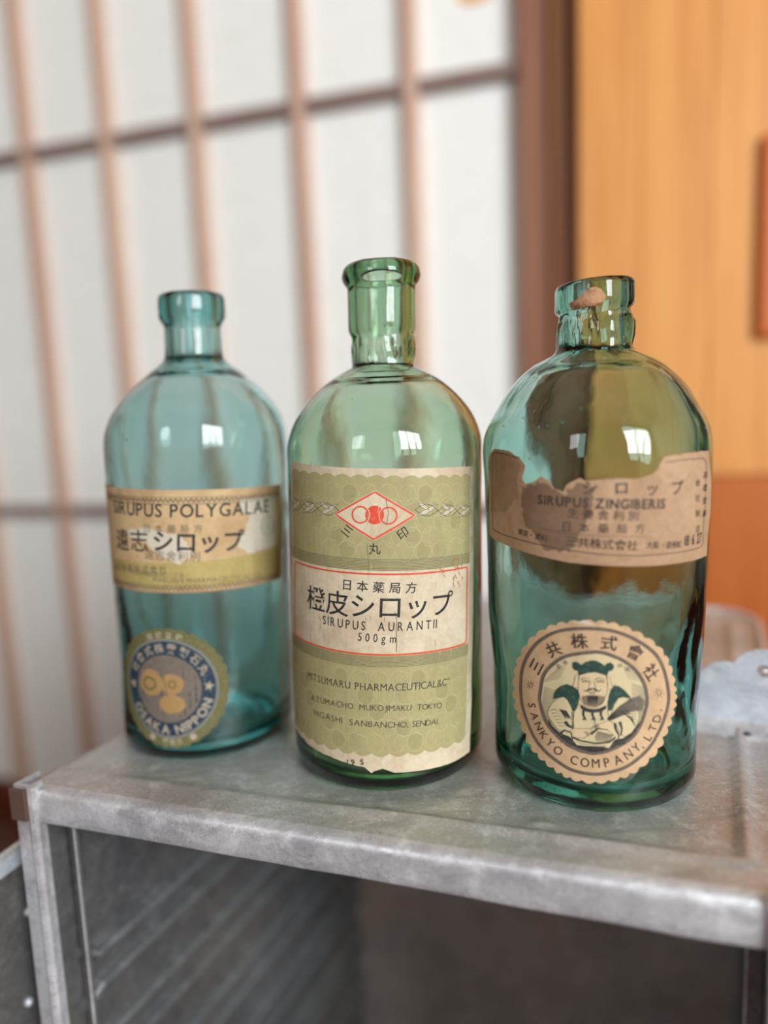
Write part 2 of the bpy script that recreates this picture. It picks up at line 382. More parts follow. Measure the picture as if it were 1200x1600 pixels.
# handle bracket standing on the back right of the top
PBp = Vector((0.1556, 0.3478, 0)); pe = Vector((0.0273, -0.0152, 0)).normalized(); pn = Vector((-pe.y, pe.x, 0))
hb = empty('handle_bracket', PBp + pe * 0.028 + Vector((0, 0, -0.001)))
hb.parent = cb; hb.matrix_parent_inverse = Matrix.Translation(-cb.location)
hb.name = 'handle_bracket'
Zp = lambda s, z, t=0.0: PBp + pe * s + pn * t + Vector((0, 0, z))
SC = 0.0305
half = [(a_ * (0.0305 / 0.0265), b_ * 1.2) for a_, b_ in [(0.0, 0.0), (0.0, 0.004), (-0.0005, 0.012), (-0.0008, 0.0175), (0.0005, 0.0205), (0.0030, 0.0240), (0.0065, 0.0268), (0.0105, 0.0280), (0.0135, 0.0280), (0.0150, 0.0282), (0.0165, 0.0305), (0.0195, 0.0330), (0.0230, 0.0345), (0.0265, 0.0350)]]
outl = half + [(2 * SC - a, b) for a, b in half[-2::-1]]
bm = bmesh.new()
hole = [(SC + 0.0032 * math.cos(t), 0.0310 + 0.0032 * math.sin(t)) for t in (2 * math.pi * k / 20 for k in range(20))]
vv_ = [Vector(p) for p in outl + hole]; n1 = len(outl); n2 = len(hole)
ed = [(i, (i + 1) % n1) for i in range(n1)] + [(n1 + i, n1 + (i + 1) % n2) for i in range(n2)]
rv, re_, rf, *_ = delaunay_2d_cdt(vv_, ed, [], 1, 1e-7)
def inhole(c): return (c[0] - SC) ** 2 + (c[1] - 0.0310) ** 2 < 0.0030 ** 2
bv = [bm.verts.new(Zp(p.x, p.y)) for p in rv]
for f in rf:
    c = sum((rv[i] for i in f), Vector((0, 0))) / len(f)
    if not inhole(c): bm.faces.new([bv[i] for i in f])
ex = bmesh.ops.extrude_face_region(bm, geom=list(bm.faces))
for v in ex['geom']:
    if isinstance(v, bmesh.types.BMVert): v.co += pn * 0.0014
inv = cb.matrix_parent_inverse
def hobj(name, bm, mat, smooth=False):
    o = obj(name, bm, mat, hb, smooth); o.matrix_parent_inverse = Matrix.Translation(-(hb.location)); return o
hobj('upright_plate', bm, M_PLATE)
bm = bmesh.new(); secs = []
for s in (0.0, 2 * SC):
    secs.append([bm.verts.new(Zp(s, z, t)) for t, z in ((0.0014, 0.004), (0.0, 0.0035), (-0.0012, 0.0018), (-0.003, 0.0010), (-0.012, 0.0006), (-0.012, -0.0014), (0.0014, -0.0014))])
for i in range(7): bm.faces.new((secs[0][i], secs[0][(i + 1) % 7], secs[1][(i + 1) % 7], secs[1][i]))
bm.faces.new(secs[0][::-1]); bm.faces.new(secs[1])
hobj('flange', bm, M_LIP)
for s in (0.024, 0.006 + 2 * SC - 0.012):
    bm = bmesh.new(); bmesh.ops.create_uvsphere(bm, u_segments=14, v_segments=8, radius=0.0024, matrix=Matrix.Translation(Zp(s, 0.0004, -0.0072)) @ Matrix.Diagonal((1, 1, 0.5, 1)))
    hobj('rivet', bm, M_STEEL, True)
bm = bmesh.new(); tube(bm, [Zp(SC, 0.0304, 0.001), Zp(SC, 0.0304, 0.016)], 0.0020, 14); hobj('pin', bm, M_LIP, True)

# the box's slide-in front panel, stood on edge at the left
LB0 = Vector((-0.1895, 0.3146, 0)); y2 = math.radians(20); LD = Vector((math.sin(y2), math.cos(y2), 0)); LE = Vector((-math.cos(y2), math.sin(y2), 0))
lb = empty('metal_panel', LB0 + Vector((0, 0, FLZ)))
tag(lb, 'dark aluminium panel stood on edge at the left of the big box, lower left corner', 'panel')
def lp(u, v, z): return LB0 + LE * u + LD * v + Vector((0, 0, z))
def lslab(u0, v0, z0, u1, v1, z1, bev=0):
    bm = bmesh.new(); box(bm, (u0, v0, z0), (u1, v1, z1), None, bev)
    for v in bm.verts: v.co = lp(*v.co)
    return bm
def lobj(name, bm, mat, smooth=False):
    o = obj(name, bm, mat, lb, smooth); o.matrix_parent_inverse = Matrix.Translation(-lb.location); return o
ZL = -0.040
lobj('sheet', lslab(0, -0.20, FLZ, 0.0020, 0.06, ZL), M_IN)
lobj('folded_edge', lslab(-0.0016, -0.20, ZL - 0.008, -0.0001, 0.06, ZL, 0.0004), M_PLATE)
bm = bmesh.new(); tube(bm, [lp(0.0007, -0.20, ZL), lp(0.0007, 0.06, ZL), lp(0.0007, 0.062, ZL - 0.004), lp(0.0007, 0.062, FLZ + 0.003)], 0.0024, 10); lobj('rim', bm, M_LIP, True)
for v, z in ((0.012, -0.075), (-0.016, -0.072), (0.006, -0.12), (-0.02, -0.14)):
    bm = bmesh.new(); bmesh.ops.create_uvsphere(bm, u_segments=12, v_segments=8, radius=0.0022, matrix=Matrix.Translation(lp(-0.0002, v, z))); lobj('rivet', bm, M_PLATE, True)

# ------------------------------------------------------------------ bottles
def interp(tab, z, k):
    if z <= tab[0][0]: return tab[0][k]
    for a, b in zip(tab[:-1], tab[1:]):
        if z <= b[0]:
            t = (z - a[0]) / max(1e-9, b[0] - a[0]); return a[k] + (b[k] - a[k]) * t
    return tab[-1][k]

class Bottle:
    def __init__(s, C, tab, seed, amp, fine, lean, tilt=0.0, zneck=0.19):
        s.C = Vector((C[0], C[1], 0)); s.h = s.C.normalized(); s.p = Vector((s.h.y, -s.h.x, 0))
        s.tab = sorted(tab); s.seed = seed; s.amp = amp; s.fine = fine; s.lean = lean; s.tilt = tilt; s.zneck = zneck
        s.R = 0.045
    def off(s, z): return s.lean[0] + (s.lean[1] - s.lean[0]) * (z / 0.22)
    def disp(s, th, z):
        d = Vector((math.sin(th), -math.cos(th), 0))
        q = d * 2.2 + Vector((0, 0, z * 34 + s.seed * 7.3))
        w = s.amp * noise.noise(q) + s.fine * noise.noise(d * 7 + Vector((0, 0, z * 90 + s.seed * 3.1)))
        if z > s.zneck - 0.006: w *= 0.6
        return w
    def rad(s, z): return interp(s.tab, z, 1)
    def surf(s, th, z, o=0.0, r=None, dk=1.0):
        """th = 0 faces the camera, positive to the right"""
        rr = (s.rad(z) if r is None else r)
        k = min(1.0, max(0.0, z / 0.004)) if z < 0.2 else 1.0
        rr = rr + s.disp(th, z) * dk * k + o
        d = s.p * math.sin(th) - s.h * math.cos(th)
        zz = z + s.tilt * rr * math.sin(th) * min(1, max(0, (z - s.zneck) / 0.02))
        return s.C + s.p * s.off(z) + d * rr + Vector((0, 0, zz))
    def uv(s, x, y):
        """where the sight line through a pixel meets the glass: (arc length, height)"""
        d = ray(x, y); z = 0.1; th = 0
        for _ in range(14):
            r = s.rad(z) + s.disp(th, z)
            c = s.C + s.p * s.off(z)
            ox = -(c.x * s.p.x + c.y * s.p.y); oy = -(c.x * s.h.x + c.y * s.h.y)
            dx = d.x * s.p.x + d.y * s.p.y; dy = d.x * s.h.x + d.y * s.h.y
            A = dx * dx + dy * dy; B = ox * dx + oy * dy; Cc = ox * ox + oy * oy - r * r
            t = (-B - math.sqrt(max(0, B * B - A * Cc))) / A
            hx, hy = ox + t * dx, oy + t * dy
            z = H + t * d.z; th = math.atan2(hx, -hy)
        return Vector((th * s.R, z))
    def pos(s, u, v, o): return s.surf(u / s.R, v, o)

    def build(s, name, mat, label, group, inner, pushup=0.012):
        root = empty(name, s.C)
        tag(root, label, 'bottle', group)
        s.root = root
        # outer profile resampled with smooth interpolation
        z0 = s.tab[0][0]; rb = s.tab[0][1]
        pr = [(0.0, 0.0015 + pushup), (rb * 0.35, 0.0010 + pushup * 0.8), (rb * 0.62, 0.0010 + pushup * 0.30), (rb * 0.74, 0.0012), (rb * 0.80, 0.0)]
        pr += [(rb * 0.88, 0.0), (rb * 0.94, 0.0007), (rb * 0.975, 0.0022), (rb * 0.993, 0.0048)]
        T = s.tab
        for i in range(len(T) - 1):
            a, b = T[i], T[i + 1]
            dz = b[0] - a[0]; n = max(1, int(abs(dz) / 0.0022))
            m0 = (b[1] - T[i - 1][1]) / (b[0] - T[i - 1][0]) if i else 0
            m1 = (T[i + 2][1] - a[1]) / (T[i + 2][0] - a[0]) if i + 2 < len(T) else (b[1] - a[1]) / dz
            sharp = a[0] > s.zneck
            for k in range(n):
                t = k / n
                if sharp: r = a[1] + (b[1] - a[1]) * t
                else:
                    h00 = 2 * t**3 - 3 * t**2 + 1; h10 = t**3 - 2 * t**2 + t; h01 = -2 * t**3 + 3 * t**2; h11 = t**3 - t**2
                    r = h00 * a[1] + h10 * dz * m0 + h01 * b[1] + h11 * dz * m1
                pr.append((r, a[0] + dz * t))
        zt = T[-1][0]; rt = T[-1][1]
        pr.append((rt, zt)); pr.append((rt - 0.0010, zt + 0.0006)); pr.append((inner['bore'] + 0.0016, zt + 0.0005)); pr.append((inner['bore'] + 0.0004, zt - 0.0004))
        no = len(pr)
        # inner profile going down
        wt = inner['wall']; zc = inner['neck_z']
        ip = [(inner['bore'], zt - 0.002), (inner['bore'], zc + 0.004), (inner['bore'] * 0.985, zc)]
        zz = zc - 0.004
        while zz > 0.012:
            rw = max(0.001, s.rad(zz) - wt * (1 + 0.9 * sst(0.0, 1.0, (0.115 - zz) / 0.09))); ip.append(((rw ** 7 + (inner['bore'] * 0.985) ** 7) ** (1 / 7), zz)); zz -= 0.0035
        ri = s.rad(0.01) - wt * 2.0
        ip += [(ri - 0.0012, 0.0085), (ri - 0.005, 0.0062), (ri * 0.72, 0.0060), (rb * 0.5, 0.0058 + pushup * 0.45), (rb * 0.25, 0.0058 + pushup * 0.95), (0.0, 0.0058 + pushup)]
        N = 120; bm = bmesh.new(); rings = []
        for idx, (r, z) in enumerate(pr + ip):
            inn = idx >= no
            if r < 1e-6:
                rings.append([bm.verts.new(s.surf(0, z, 0, 0.0, 0.0))]); continue
            ring = []
            for k in range(N):
                th = 2 * math.pi * k / N
                rr = r
                if inn and z < s.zneck:
                    rr += inner['wave'] * noise.noise(Vector((math.sin(th) * 1.6, math.cos(th) * 1.6, z * 26 + s.seed * 5.5 + 40)))
                elif not inn and inner.get('bulge') and inner['bulge'][0] < z < inner['bulge'][1]:
                    tt = (z - inner['bulge'][0]) / (inner['bulge'][1] - inner['bulge'][0])
                    rr += math.sin(math.pi * tt) ** 0.6 * (inner.get('lump', 0.0016) * max(0, math.cos(th - 0.95)) ** 3 + 0.0004 * (1 + noise.noise(Vector((math.sin(th) * 9 + z * 160, math.cos(th) * 9, z * 160))) * 2.2))
                v = s.surf(th, z, 0, rr, 0.5 if inn else 1.0)
                ring.append(bm.verts.new(v))
            rings.append(ring)
        for a, b in zip(rings[:-1], rings[1:]):
            if len(a) == 1:
                for k in range(N): bm.faces.new((a[0], b[(k + 1) % N], b[k]))
            elif len(b) == 1:
                for k in range(N): bm.faces.new((a[k], a[(k + 1) % N], b[0]))
            else:
                for k in range(N): bm.faces.new((a[k], a[(k + 1) % N], b[(k + 1) % N], b[k]))
        s.body = s.child('glass_body', bm, mat, True)
        return root
    def child(s, name, bm, mat, smooth=True, parent=None, recalc=True):
        o = obj(name, bm, mat, parent or s.root, smooth, recalc)
        if not parent: o.matrix_parent_inverse = Matrix.Translation(-s.C)      # parts hang from the empty, sub-parts from an untransformed part
        return o

TL = [(0.0048, 0.0444, 0), (0.0346, 0.0449, 0), (0.0729, 0.0452, 0), (0.1335, 0.0457, 0), (0.1521, 0.0457, 0), (0.1598, 0.0448, 0), (0.1692, 0.0408, 0), (0.1787, 0.0332, 0), (0.189, 0.0212, 0), (0.1935, 0.0154, 0), (0.196, 0.0145, 0), (0.1992, 0.0141, 0), (0.2105, 0.0138, 0), (0.2129, 0.0153, 0), (0.215, 0.0164, 0), (0.2180, 0.0166, 0), (0.2240, 0.0165, 0), (0.2258, 0.0158, 0)]
TC = [(0.0048, 0.0446, 0), (0.0087, 0.0452, 0), (0.0314, 0.0456, 0), (0.0568, 0.0455, 0), (0.0878, 0.0454, 0), (0.1181, 0.0451, 0), (0.1418, 0.0449, 0), (0.1514, 0.0446, 0), (0.1619, 0.0407, 0), (0.1709, 0.0338, 0), (0.1785, 0.0251, 0), (0.1833, 0.0165, 0), (0.1842, 0.0145, 0), (0.1854, 0.0138, 0), (0.1890, 0.0136, 0), (0.1965, 0.0135, 0), (0.1980, 0.0137, 0), (0.1994, 0.0147, 0), (0.2011, 0.0153, 0), (0.2190, 0.0154, 0), (0.2202, 0.0158, 0), (0.2212, 0.0167, 0), (0.2226, 0.0175, 0), (0.2242, 0.0179, 0), (0.2255, 0.0177, 0), (0.2270, 0.0174, 0), (0.2283, 0.0167, 0), (0.2293, 0.0156, 0)]
TR = [(0.0048, 0.0430, 0), (0.0075, 0.0435, 0), (0.0315, 0.0437, 0), (0.0465, 0.0443, 0), (0.0757, 0.0457, 0), (0.104, 0.0465, 0), (0.1289, 0.047, 0), (0.1452, 0.047, 0), (0.1533, 0.0455, 0), (0.1627, 0.0409, 0), (0.173, 0.034, 0), (0.1809, 0.025, 0), (0.1845, 0.0172, 0), (0.1866, 0.0157, 0), (0.1906, 0.0151, 0), (0.1960, 0.0149, 0), (0.1975, 0.0146, 0), (0.2014, 0.0144, 0), (0.2026, 0.0157, 0), (0.2040, 0.0162, 0), (0.2115, 0.0162, 0), (0.2130, 0.0156, 0)]
BL = Bottle((-0.10038369, 0.36918198), TL, 1, 0.00035, 0.00006, (0.0017, 0.0079), 0.0, 0.193)
BC = Bottle((-0.00456957, 0.33305676), TC, 2, 0.00030, 0.00006, (0.0022, 0.0076), 0.0, 0.183)
BR = Bottle((0.09323922, 0.30681812), TR, 3, 0.0009, 0.00022, (-0.0027, -0.0016), 0.055, 0.184)
BL.build('glass_bottle', G_LEFT, 'pale blue glass bottle with yellow band label, furthest back at the left end', 'old syrup bottles on the aluminium box', dict(bore=0.0104, wall=0.0030, neck_z=0.190, wave=0.0007))
BC.build('glass_bottle', G_MID, 'leaf green glass bottle with tall olive and cream label, in the middle', 'old syrup bottles on the aluminium box', dict(bore=0.0108, wall=0.0028, neck_z=0.181, wave=0.0006, bulge=(0.1850, 0.1995)))
BR.build('glass_bottle', G_RIGHT, 'wavy teal glass bottle with round portrait label and torn brown band label', 'old syrup bottles on the aluminium box', dict(bore=0.0112, wall=0.0032, neck_z=0.182, wave=0.0016, bulge=(0.1870, 0.2010)))

# ------------------------------------------------------------------ paper and print that follow the glass
OFF = 0.00018; LAY = 0.00005
def patch_bm(B, poly, off, step=0.0028, thick=0.0):
    if B is BR: step = min(step, 0.0017)
    """polygon in (arc length, height), filled and laid on the bottle"""
    P = [Vector(p) for p in poly]
    xs_ = [p.x for p in P]; ys_ = [p.y for p in P]
    Q = []                                   # densify the outline
    for i, a in enumerate(P):
        b = P[(i + 1) % len(P)]; n = max(1, int((b - a).length / step))
        Q += [a.lerp(b, k / n) for k in range(n)]
    ne = len(Q)
    def inside(pt):
        c = False; j = len(P) - 1
        for i in range(len(P)):
            if (P[i].y > pt.y) != (P[j].y > pt.y) and pt.x < (P[j].x - P[i].x) * (pt.y - P[i].y) / (P[j].y - P[i].y) + P[i].x: c = not c
            j = i
        return c
    x = min(xs_) + step * 0.5
    while x < max(xs_):
        y = min(ys_) + step * 0.5
        while y < max(ys_):
            if inside(Vector((x, y))): Q.append(Vector((x, y)))
            y += step
        x += step
    rv, re_, rf, *_ = delaunay_2d_cdt(Q, [(i, (i + 1) % ne) for i in range(ne)], [], 0, 1e-7)
    bm = bmesh.new(); bv = {}
    for f in rf:
        c = (rv[f[0]] + rv[f[1]] + rv[f[2]]) / 3
        if not inside(c): continue
        fs = []
        for i in f:
            if i not in bv: bv[i] = bm.verts.new(B.pos(rv[i].x, rv[i].y, off))
            fs.append(bv[i])
        try: bm.faces.new(fs)
        except ValueError: pass
    return bm
def merge(bms):
    me = bpy.data.meshes.new('t'); out = bmesh.new()
    for b in bms:
        b.to_mesh(me); out.from_mesh(me); b.free()
    bpy.data.meshes.remove(me); return out
def patch(B, name, polys, mat, parent, layer, thick=0.0, step=0.0028):
    bm = merge([patch_bm(B, p, OFF + LAY * layer, step) for p in polys])
    for f in bm.faces: 
        pass
    ctr = B.C; multi = len(polys) > 1
    for f in bm.faces:
        f.normal_update(); c = f.calc_center_median()
        d = Vector((c.x - ctr.x, c.y - ctr.y, 0))
        if f.normal.dot(d) < 0: f.normal_flip()
    if thick:
        ex = bmesh.ops.extrude_face_region(bm, geom=list(bm.faces))
        mv = {v for v in ex['geom'] if isinstance(v, bmesh.types.BMVert)}
        for v in mv:
            d = Vector((v.co.x - ctr.x, v.co.y - ctr.y, 0)).normalized(); v.co += d * thick
    o = B.child(name, bm, mat, False, parent, recalc=bool(thick))
    if multi: o['kind'] = 'stuff'
    return o
PAPER_T = 0.00010; TL_ = 4      # print layers start above the paper thickness
def ribbon(pts, w, w2=None):
    """stroke polygon around a polyline"""
    P = [Vector(p) for p in pts]; L, Rr = [], []
    for i, p in enumerate(P):
        d = (P[min(i + 1, len(P) - 1)] - P[max(i - 1, 0)]).normalized(); n = Vector((-d.y, d.x))
        t = i / (len(P) - 1); ww = w if w2 is None else (w + (w2 - w) * t)
        L.append(p + n * ww / 2); Rr.append(p - n * ww / 2)
    return L + Rr[::-1]
def strokes(B, name, rib, mat, parent, layer):
    """many ribbons as quad strips laid on the glass (cheap)"""
    bm = bmesh.new(); off = OFF + LAY * layer
    for pts, w, w2, closed in rib:
        P = [Vector(p) for p in pts]; Q = []
        n_ = len(P) if closed else len(P) - 1
        for i in range(n_):
            a = P[i]; b = P[(i + 1) % len(P)]; k = max(1, int((b - a).length / 0.0015)); Q += [a.lerp(b, j / k) for j in range(k)]
        if not closed: Q.append(P[-1])
        pv = None; first = None; N_ = len(Q)
        for i, p in enumerate(Q):
            a = Q[(i - 1) % N_] if closed else Q[max(i - 1, 0)]; b = Q[(i + 1) % N_] if closed else Q[min(i + 1, N_ - 1)]
            d = (b - a).normalized(); n = Vector((-d.y, d.x)); t = i / max(1, N_ - 1); ww = w + (w2 - w) * t
            v1 = bm.verts.new(B.pos(p.x + n.x * ww / 2, p.y + n.y * ww / 2, off)); v2 = bm.verts.new(B.pos(p.x - n.x * ww / 2, p.y - n.y * ww / 2, off))
            if pv: bm.faces.new((pv[0], v1, v2, pv[1]))
            else: first = (v1, v2)
            pv = (v1, v2)
        if closed: bm.faces.new((pv[0], first[0], first[1], pv[1]))
    o = B.child(name, bm, mat, False, parent)
    if len(rib) > 1: o['kind'] = 'stuff'
    return o
# glyph outlines from Blender's own font
_gc = {}
def glyph(ch, bold):
    key = (ch, bold)
    if key in _gc: return _gc[key]
    c = bpy.data.curves.new('g', 'FONT'); c.body = ch; c.size = 1.0; c.offset = bold; c.resolution_u = 3
    o = bpy.data.objects.new('g', c); me = bpy.data.meshes.new_from_object(o)
    b = bmesh.new(); b.from_mesh(me)
    if len(b.faces):
        bmesh.ops.triangulate(b, faces=b.faces)
        for _ in range(2):
            el = [e for e in b.edges if e.calc_length() > 0.35]
            if not el: break
            bmesh.ops.subdivide_edges(b, edges=el, cuts=1); bmesh.ops.triangulate(b, faces=b.faces)
    vs_ = [(v.co.x, v.co.y) for v in b.verts]; fs = [[v.index for v in f.verts] for f in b.faces]
    b.verts.index_update(); b.free(); bpy.data.objects.remove(o); bpy.data.curves.remove(c); bpy.data.meshes.remove(me)
    if vs_:
        x0 = min(v[0] for v in vs_); x1 = max(v[0] for v in vs_); y0 = min(v[1] for v in vs_); y1 = max(v[1] for v in vs_)
    else: x0 = x1 = y0 = y1 = 0
    _gc[key] = (vs_, fs, x0, x1, y0, y1); return _gc[key]
def put(bm, B, ch, M, off, bold):
    vs_, fs, *_ = glyph(ch, bold); L = []
    for x, y in vs_:
        q = M(x, y); L.append(bm.verts.new(B.pos(q[0], q[1], off)))
    for f in fs:
        try: bm.faces.new([L[i] for i in f])
        except ValueError: pass
def gcen(ch):
    g_ = glyph(ch, 0.0); return (g_[2] + g_[3]) / 2, (g_[4] + g_[5]) / 2
CAPH = 0.728
def is_cjk(c): return ord(c) > 0x2E00
def advance(ch, bold):
    if ch == ' ': return 0.36
    if is_cjk(ch): return 1.0
    g_ = glyph(ch, bold); return (g_[3] - g_[2]) + 0.11
def line(bm, B, text, a, b, h, bold=0.0, layer=TL_, space=None, even=False):
    """text between two points (arc, height) on the baseline; h = letter height"""
    a = Vector(a); b = Vector(b); d = (b - a).normalized(); n = Vector((-d.y, d.x)); L = (b - a).length
    adv = [advance(c, bold) for c in text]; tot = sum(adv) - (0.11 if not is_cjk(text[-1]) else 0)
    sy = h / (0.9 if any(is_cjk(c) for c in text) else CAPH)
    sx = L / tot; x = 0.0; off = OFF + LAY * layer
    for c, w in zip(text, adv):
        if c != ' ':
            gx = glyph(c, bold)
            if is_cjk(c):
                gw = sy * 1.02 if sx > sy else sx
                o0 = x * sx + (sx - gw) / 2
                put(bm, B, c, lambda X, Y: a + d * (o0 + X * gw) + n * ((Y + 0.08) * sy), off, bold)
            elif even:
                gw = min(sx, sy * 0.95) * 0.78; o0 = x * sx + (w * sx - (gx[3] - gx[2]) * gw) / 2
                put(bm, B, c, lambda X, Y: a + d * (o0 + (X - gx[2]) * gw) + n * (Y * sy), off, bold)
            else:
                put(bm, B, c, lambda X, Y: a + d * (x * sx + (X - gx[2]) * sx) + n * (Y * sy), off, bold)
        x += w
def arc(bm, B, text, c, r, a0, a1, h, bold=0.0, layer=TL_, inward=False, wk=1.0, ev=False, ry=None):
    """letters set along a circle; angles in degrees, counter-clockwise from the right"""
    off = OFF + LAY * layer; c = Vector(c); ry = ry or r
    adv = [1.0 if ev else advance(t, bold) for t in text]; tot = sum(adv); x = 0
    for t, w in zip(text, adv):
        f = (x + w / 2) / tot; an = math.radians(a0 + (a1 - a0) * f); x += w
        if t == ' ': continue
        e = Vector((math.cos(an) * r, math.sin(an) * ry)); p = c + e; up = e.normalized()
        if inward: up = -up
        rt = Vector((up.y, -up.x)); g_ = glyph(t, bold)
        cx, cy = (g_[2] + g_[3]) / 2, (g_[4] + g_[5]) / 2
        sy = h / (0.9 if is_cjk(t) else CAPH); sx = sy * wk
        put(bm, B, t, lambda X, Y: p + rt * ((X - cx) * sx) + up * ((Y - (cy if is_cjk(t) or t in '✳' else CAPH / 2)) * sy), off, bold)
def pl(B, pts): return [B.uv(*p) for p in pts]
def jag(pts, amp, seed, step=0.0012):
    out = []; P = [Vector(p) for p in pts]
    for i in range(len(P) - 1):
        a, b = P[i], P[i + 1]; n = max(1, int((b - a).length / step)); d = (b - a).normalized(); nn = Vector((-d.y, d.x))
        for k in range(n):
            q = a.lerp(b, k / n); out.append(q + nn * amp * noise.noise(Vector((q.x * 900, q.y * 900, seed))))
    out.append(P[-1]); return out
def circ(c, r, n=28, ry=None, a0=0): return [Vector((c[0] + r * math.cos(2 * math.pi * k / n + a0), c[1] + (ry or r) * math.sin(2 * math.pi * k / n + a0))) for k in range(n)]
def rect_between(A, Bq, C, D, s0, s1, t0, t1):
    """sub-rectangle of a quad label: A top-left, Bq top-right, C bottom-right, D bottom-left"""
    f = lambda s, t: A.lerp(Bq, s).lerp(D.lerp(C, s), t)
    return [f(s0, t0), f(s1, t0), f(s1, t1), f(s0, t1)]

# ---- middle bottle: tall olive label
c1, c2, c3, c4 = BC.uv(456, 720), BC.uv(740, 729), BC.uv(733, 1174), BC.uv(459, 1146)
QC = lambda s, t: c1.lerp(c2, s).lerp(c4.lerp(c3, s), t)
bot = jag([QC(1, 1), QC(0.86, 1.004), QC(0.62, 1.0)], 0.0002, 1) + [QC(0.575, 0.985), QC(0.54, 0.995), QC(0.53, 1.003)] + jag([QC(0.50, 0.985), QC(0.36, 0.972), QC(0.2, 0.965), QC(0.17, 0.958), QC(0.05, 0.955), QC(0, 0.94)], 0.0005, 2)
top = jag([QC(0, 0), QC(0.4, 0.003), QC(0.7, 0.0), QC(1, -0.002)], 0.0002, 3)
lab = patch(BC, 'label', [top + bot[:] + jag([QC(0, 0.94), QC(-0.006, 0.6), QC(0.004, 0.3), QC(0, 0)], 0.0003, 4)[:-1]], P_CREAM, None, 0, PAPER_T)
lab['label'] = 'tall cream and olive paper label with black lettering'
def scal_band(t0, t1, up, low):
    """olive field; scalloped where the field meets the paper margin"""
    P = []; n = 13
    for i in range(n * 6 + 1):
        s = 0.02 + 0.94 * i / (n * 6); P.append(QC(s, t0 + (0.010 * (1 - abs(math.sin(math.pi * i / 6))) if up else 0)))
    m = 6 if low else 0
    for i in range(n * 6 + 1):
        s = 0.96 - 0.94 * i / (n * 6); P.append(QC(s, t1 - (0.012 * (1 - abs(math.sin(math.pi * i / 6))) if low else 0)))
    return P
patch(BC, 'olive_field', [scal_band(0.022, 0.324, True, False), scal_band(0.600, 0.945, False, True)], P_OLIVE, lab, TL_ - 1)
dots, rings_, darks = [], [], []
for (ta, tb) in ((0.06, 0.285), (0.655, 0.925)):
    rows_n = 5
    for j in range(rows_n):
        for i in range(12):
            s = 0.07 + 0.88 * i / 11 + (0.02 if j % 2 else -0.01); t = ta + (tb - ta) * (j + 0.5) / rows_n
            if s > 0.95: continue
            c = QC(s, t); r_ = 0.0038
            rings_.append((circ(c, r_, 18, r_ * 1.12), 0.00028, 0.00028, True))
            if (i + j) % 2: rings_.append((circ(c + Vector((0.0022, 0)), r_ * 0.78, 16, r_ * 0.95), 0.00022, 0.00022, True))
            if (i * 3 + j * 5) % 4 == 0: darks.append(circ(c, r_ * 0.8, 16, r_ * 0.95))
patch(BC, 'background_discs', darks, P_OLIVE_D, lab, TL_ - 0.5)
strokes(BC, 'background_rings', rings_, P_OLIVE_L, lab, TL_)
# diamond with three rings
dm = [BC.uv(586, 768), BC.uv(648, 805), BC.uv(584, 843), BC.uv(524, 803)]
dc = sum(dm, Vector((0, 0))) / 4
patch(BC, 'diamond_field', [[dc + (p - dc) * 1.06 for p in dm]], P_CREAM, lab, TL_ + 0.5)
strokes(BC, 'diamond_border', [([dc + (p - dc) * 0.985 for p in dm], 0.00075, 0.00075, True)], I_RED, lab, TL_ + 1.2)
rc = [BC.uv(563.5, 804), BC.uv(585.5, 804.5), BC.uv(607, 805.5)]; rr_ = (rc[2] - rc[0]).length * 0.315
patch(BC, 'middle_disc', [circ(rc[1], rr_ * 1.06, 30)], I_RED, lab, TL_ + 1)
strokes(BC, 'ring_gap', [([rc[0] + Vector((math.cos(t), math.sin(t))) * rr_ * 0.97 for t in (math.radians(-52 + 104 * k / 14) for k in range(15))], 0.0010, 0.0010, False), ([rc[2] - Vector((math.cos(t), math.sin(t))) * rr_ * 0.97 for t in (math.radians(-52 + 104 * k / 14) for k in range(15))], 0.0010, 0.0010, False)], P_CREAM, lab, TL_ + 1.8)
strokes(BC, 'emblem_ring', [(circ(rc[0], rr_ * 0.93, 36), 0.00062, 0.00062, True), (circ(rc[2], rr_ * 0.93, 36), 0.00062, 0.00062, True)], I_RED, lab, TL_ + 2.2)
# twisted leaf braid either side
lf, lo_ = [], []
def leafy(a, b, w):
    a, b = Vector(a), Vector(b); d = b - a; n = Vector((-d.y, d.x)).normalized() * w; P = []
    for t, k in ((0, 0), (0.12, 0.6), (0.25, 0.75), (0.3, 1.05), (0.45, 0.85), (0.6, 0.75), (0.66, 1.0), (0.8, 0.55), (1, 0)): P.append(a + d * t + n * k)
    for t, k in ((0.8, -0.5), (0.62, -0.95), (0.55, -0.7), (0.35, -0.9), (0.2, -0.6)): P.append(a + d * t + n * k)
    lf.append(P); lo_.append((P, 0.00014, 0.00014, True)); lo_.append(([a, b], 0.00012, 0.00012, False))
for sgn, pa, pb in ((1, (648, 796), (735, 798)), (-1, (457, 786), (530, 797))):
    A_, B_ = BC.uv(*pa), BC.uv(*pb); d = B_ - A_; n = Vector((-d.y, d.x)).normalized(); L = d.length; N_ = 3
    w1, w2_ = [], []
    for k in range(41):
        t = k / 40; w1.append(A_ + d * t + n * 0.0024 * math.sin(t * math.pi * N_)); w2_.append(A_ + d * t - n * 0.0024 * math.sin(t * math.pi * N_))
    lo_ += [(w1, 0.00018, 0.00018, False), (w2_, 0.00018, 0.00018, False)]
    for k in range(N_):
        t0 = (k + 0.12) / N_; t1 = (k + 0.98) / N_
        leafy(A_ + d * t0 - n * 0.0027, A_ + d * t1 + n * 0.0025, 0.00085); leafy(A_ + d * t0 + n * 0.0026, A_ + d * (t0 + (t1 - t0) * 0.55) + n * 0.0002, 0.0008)
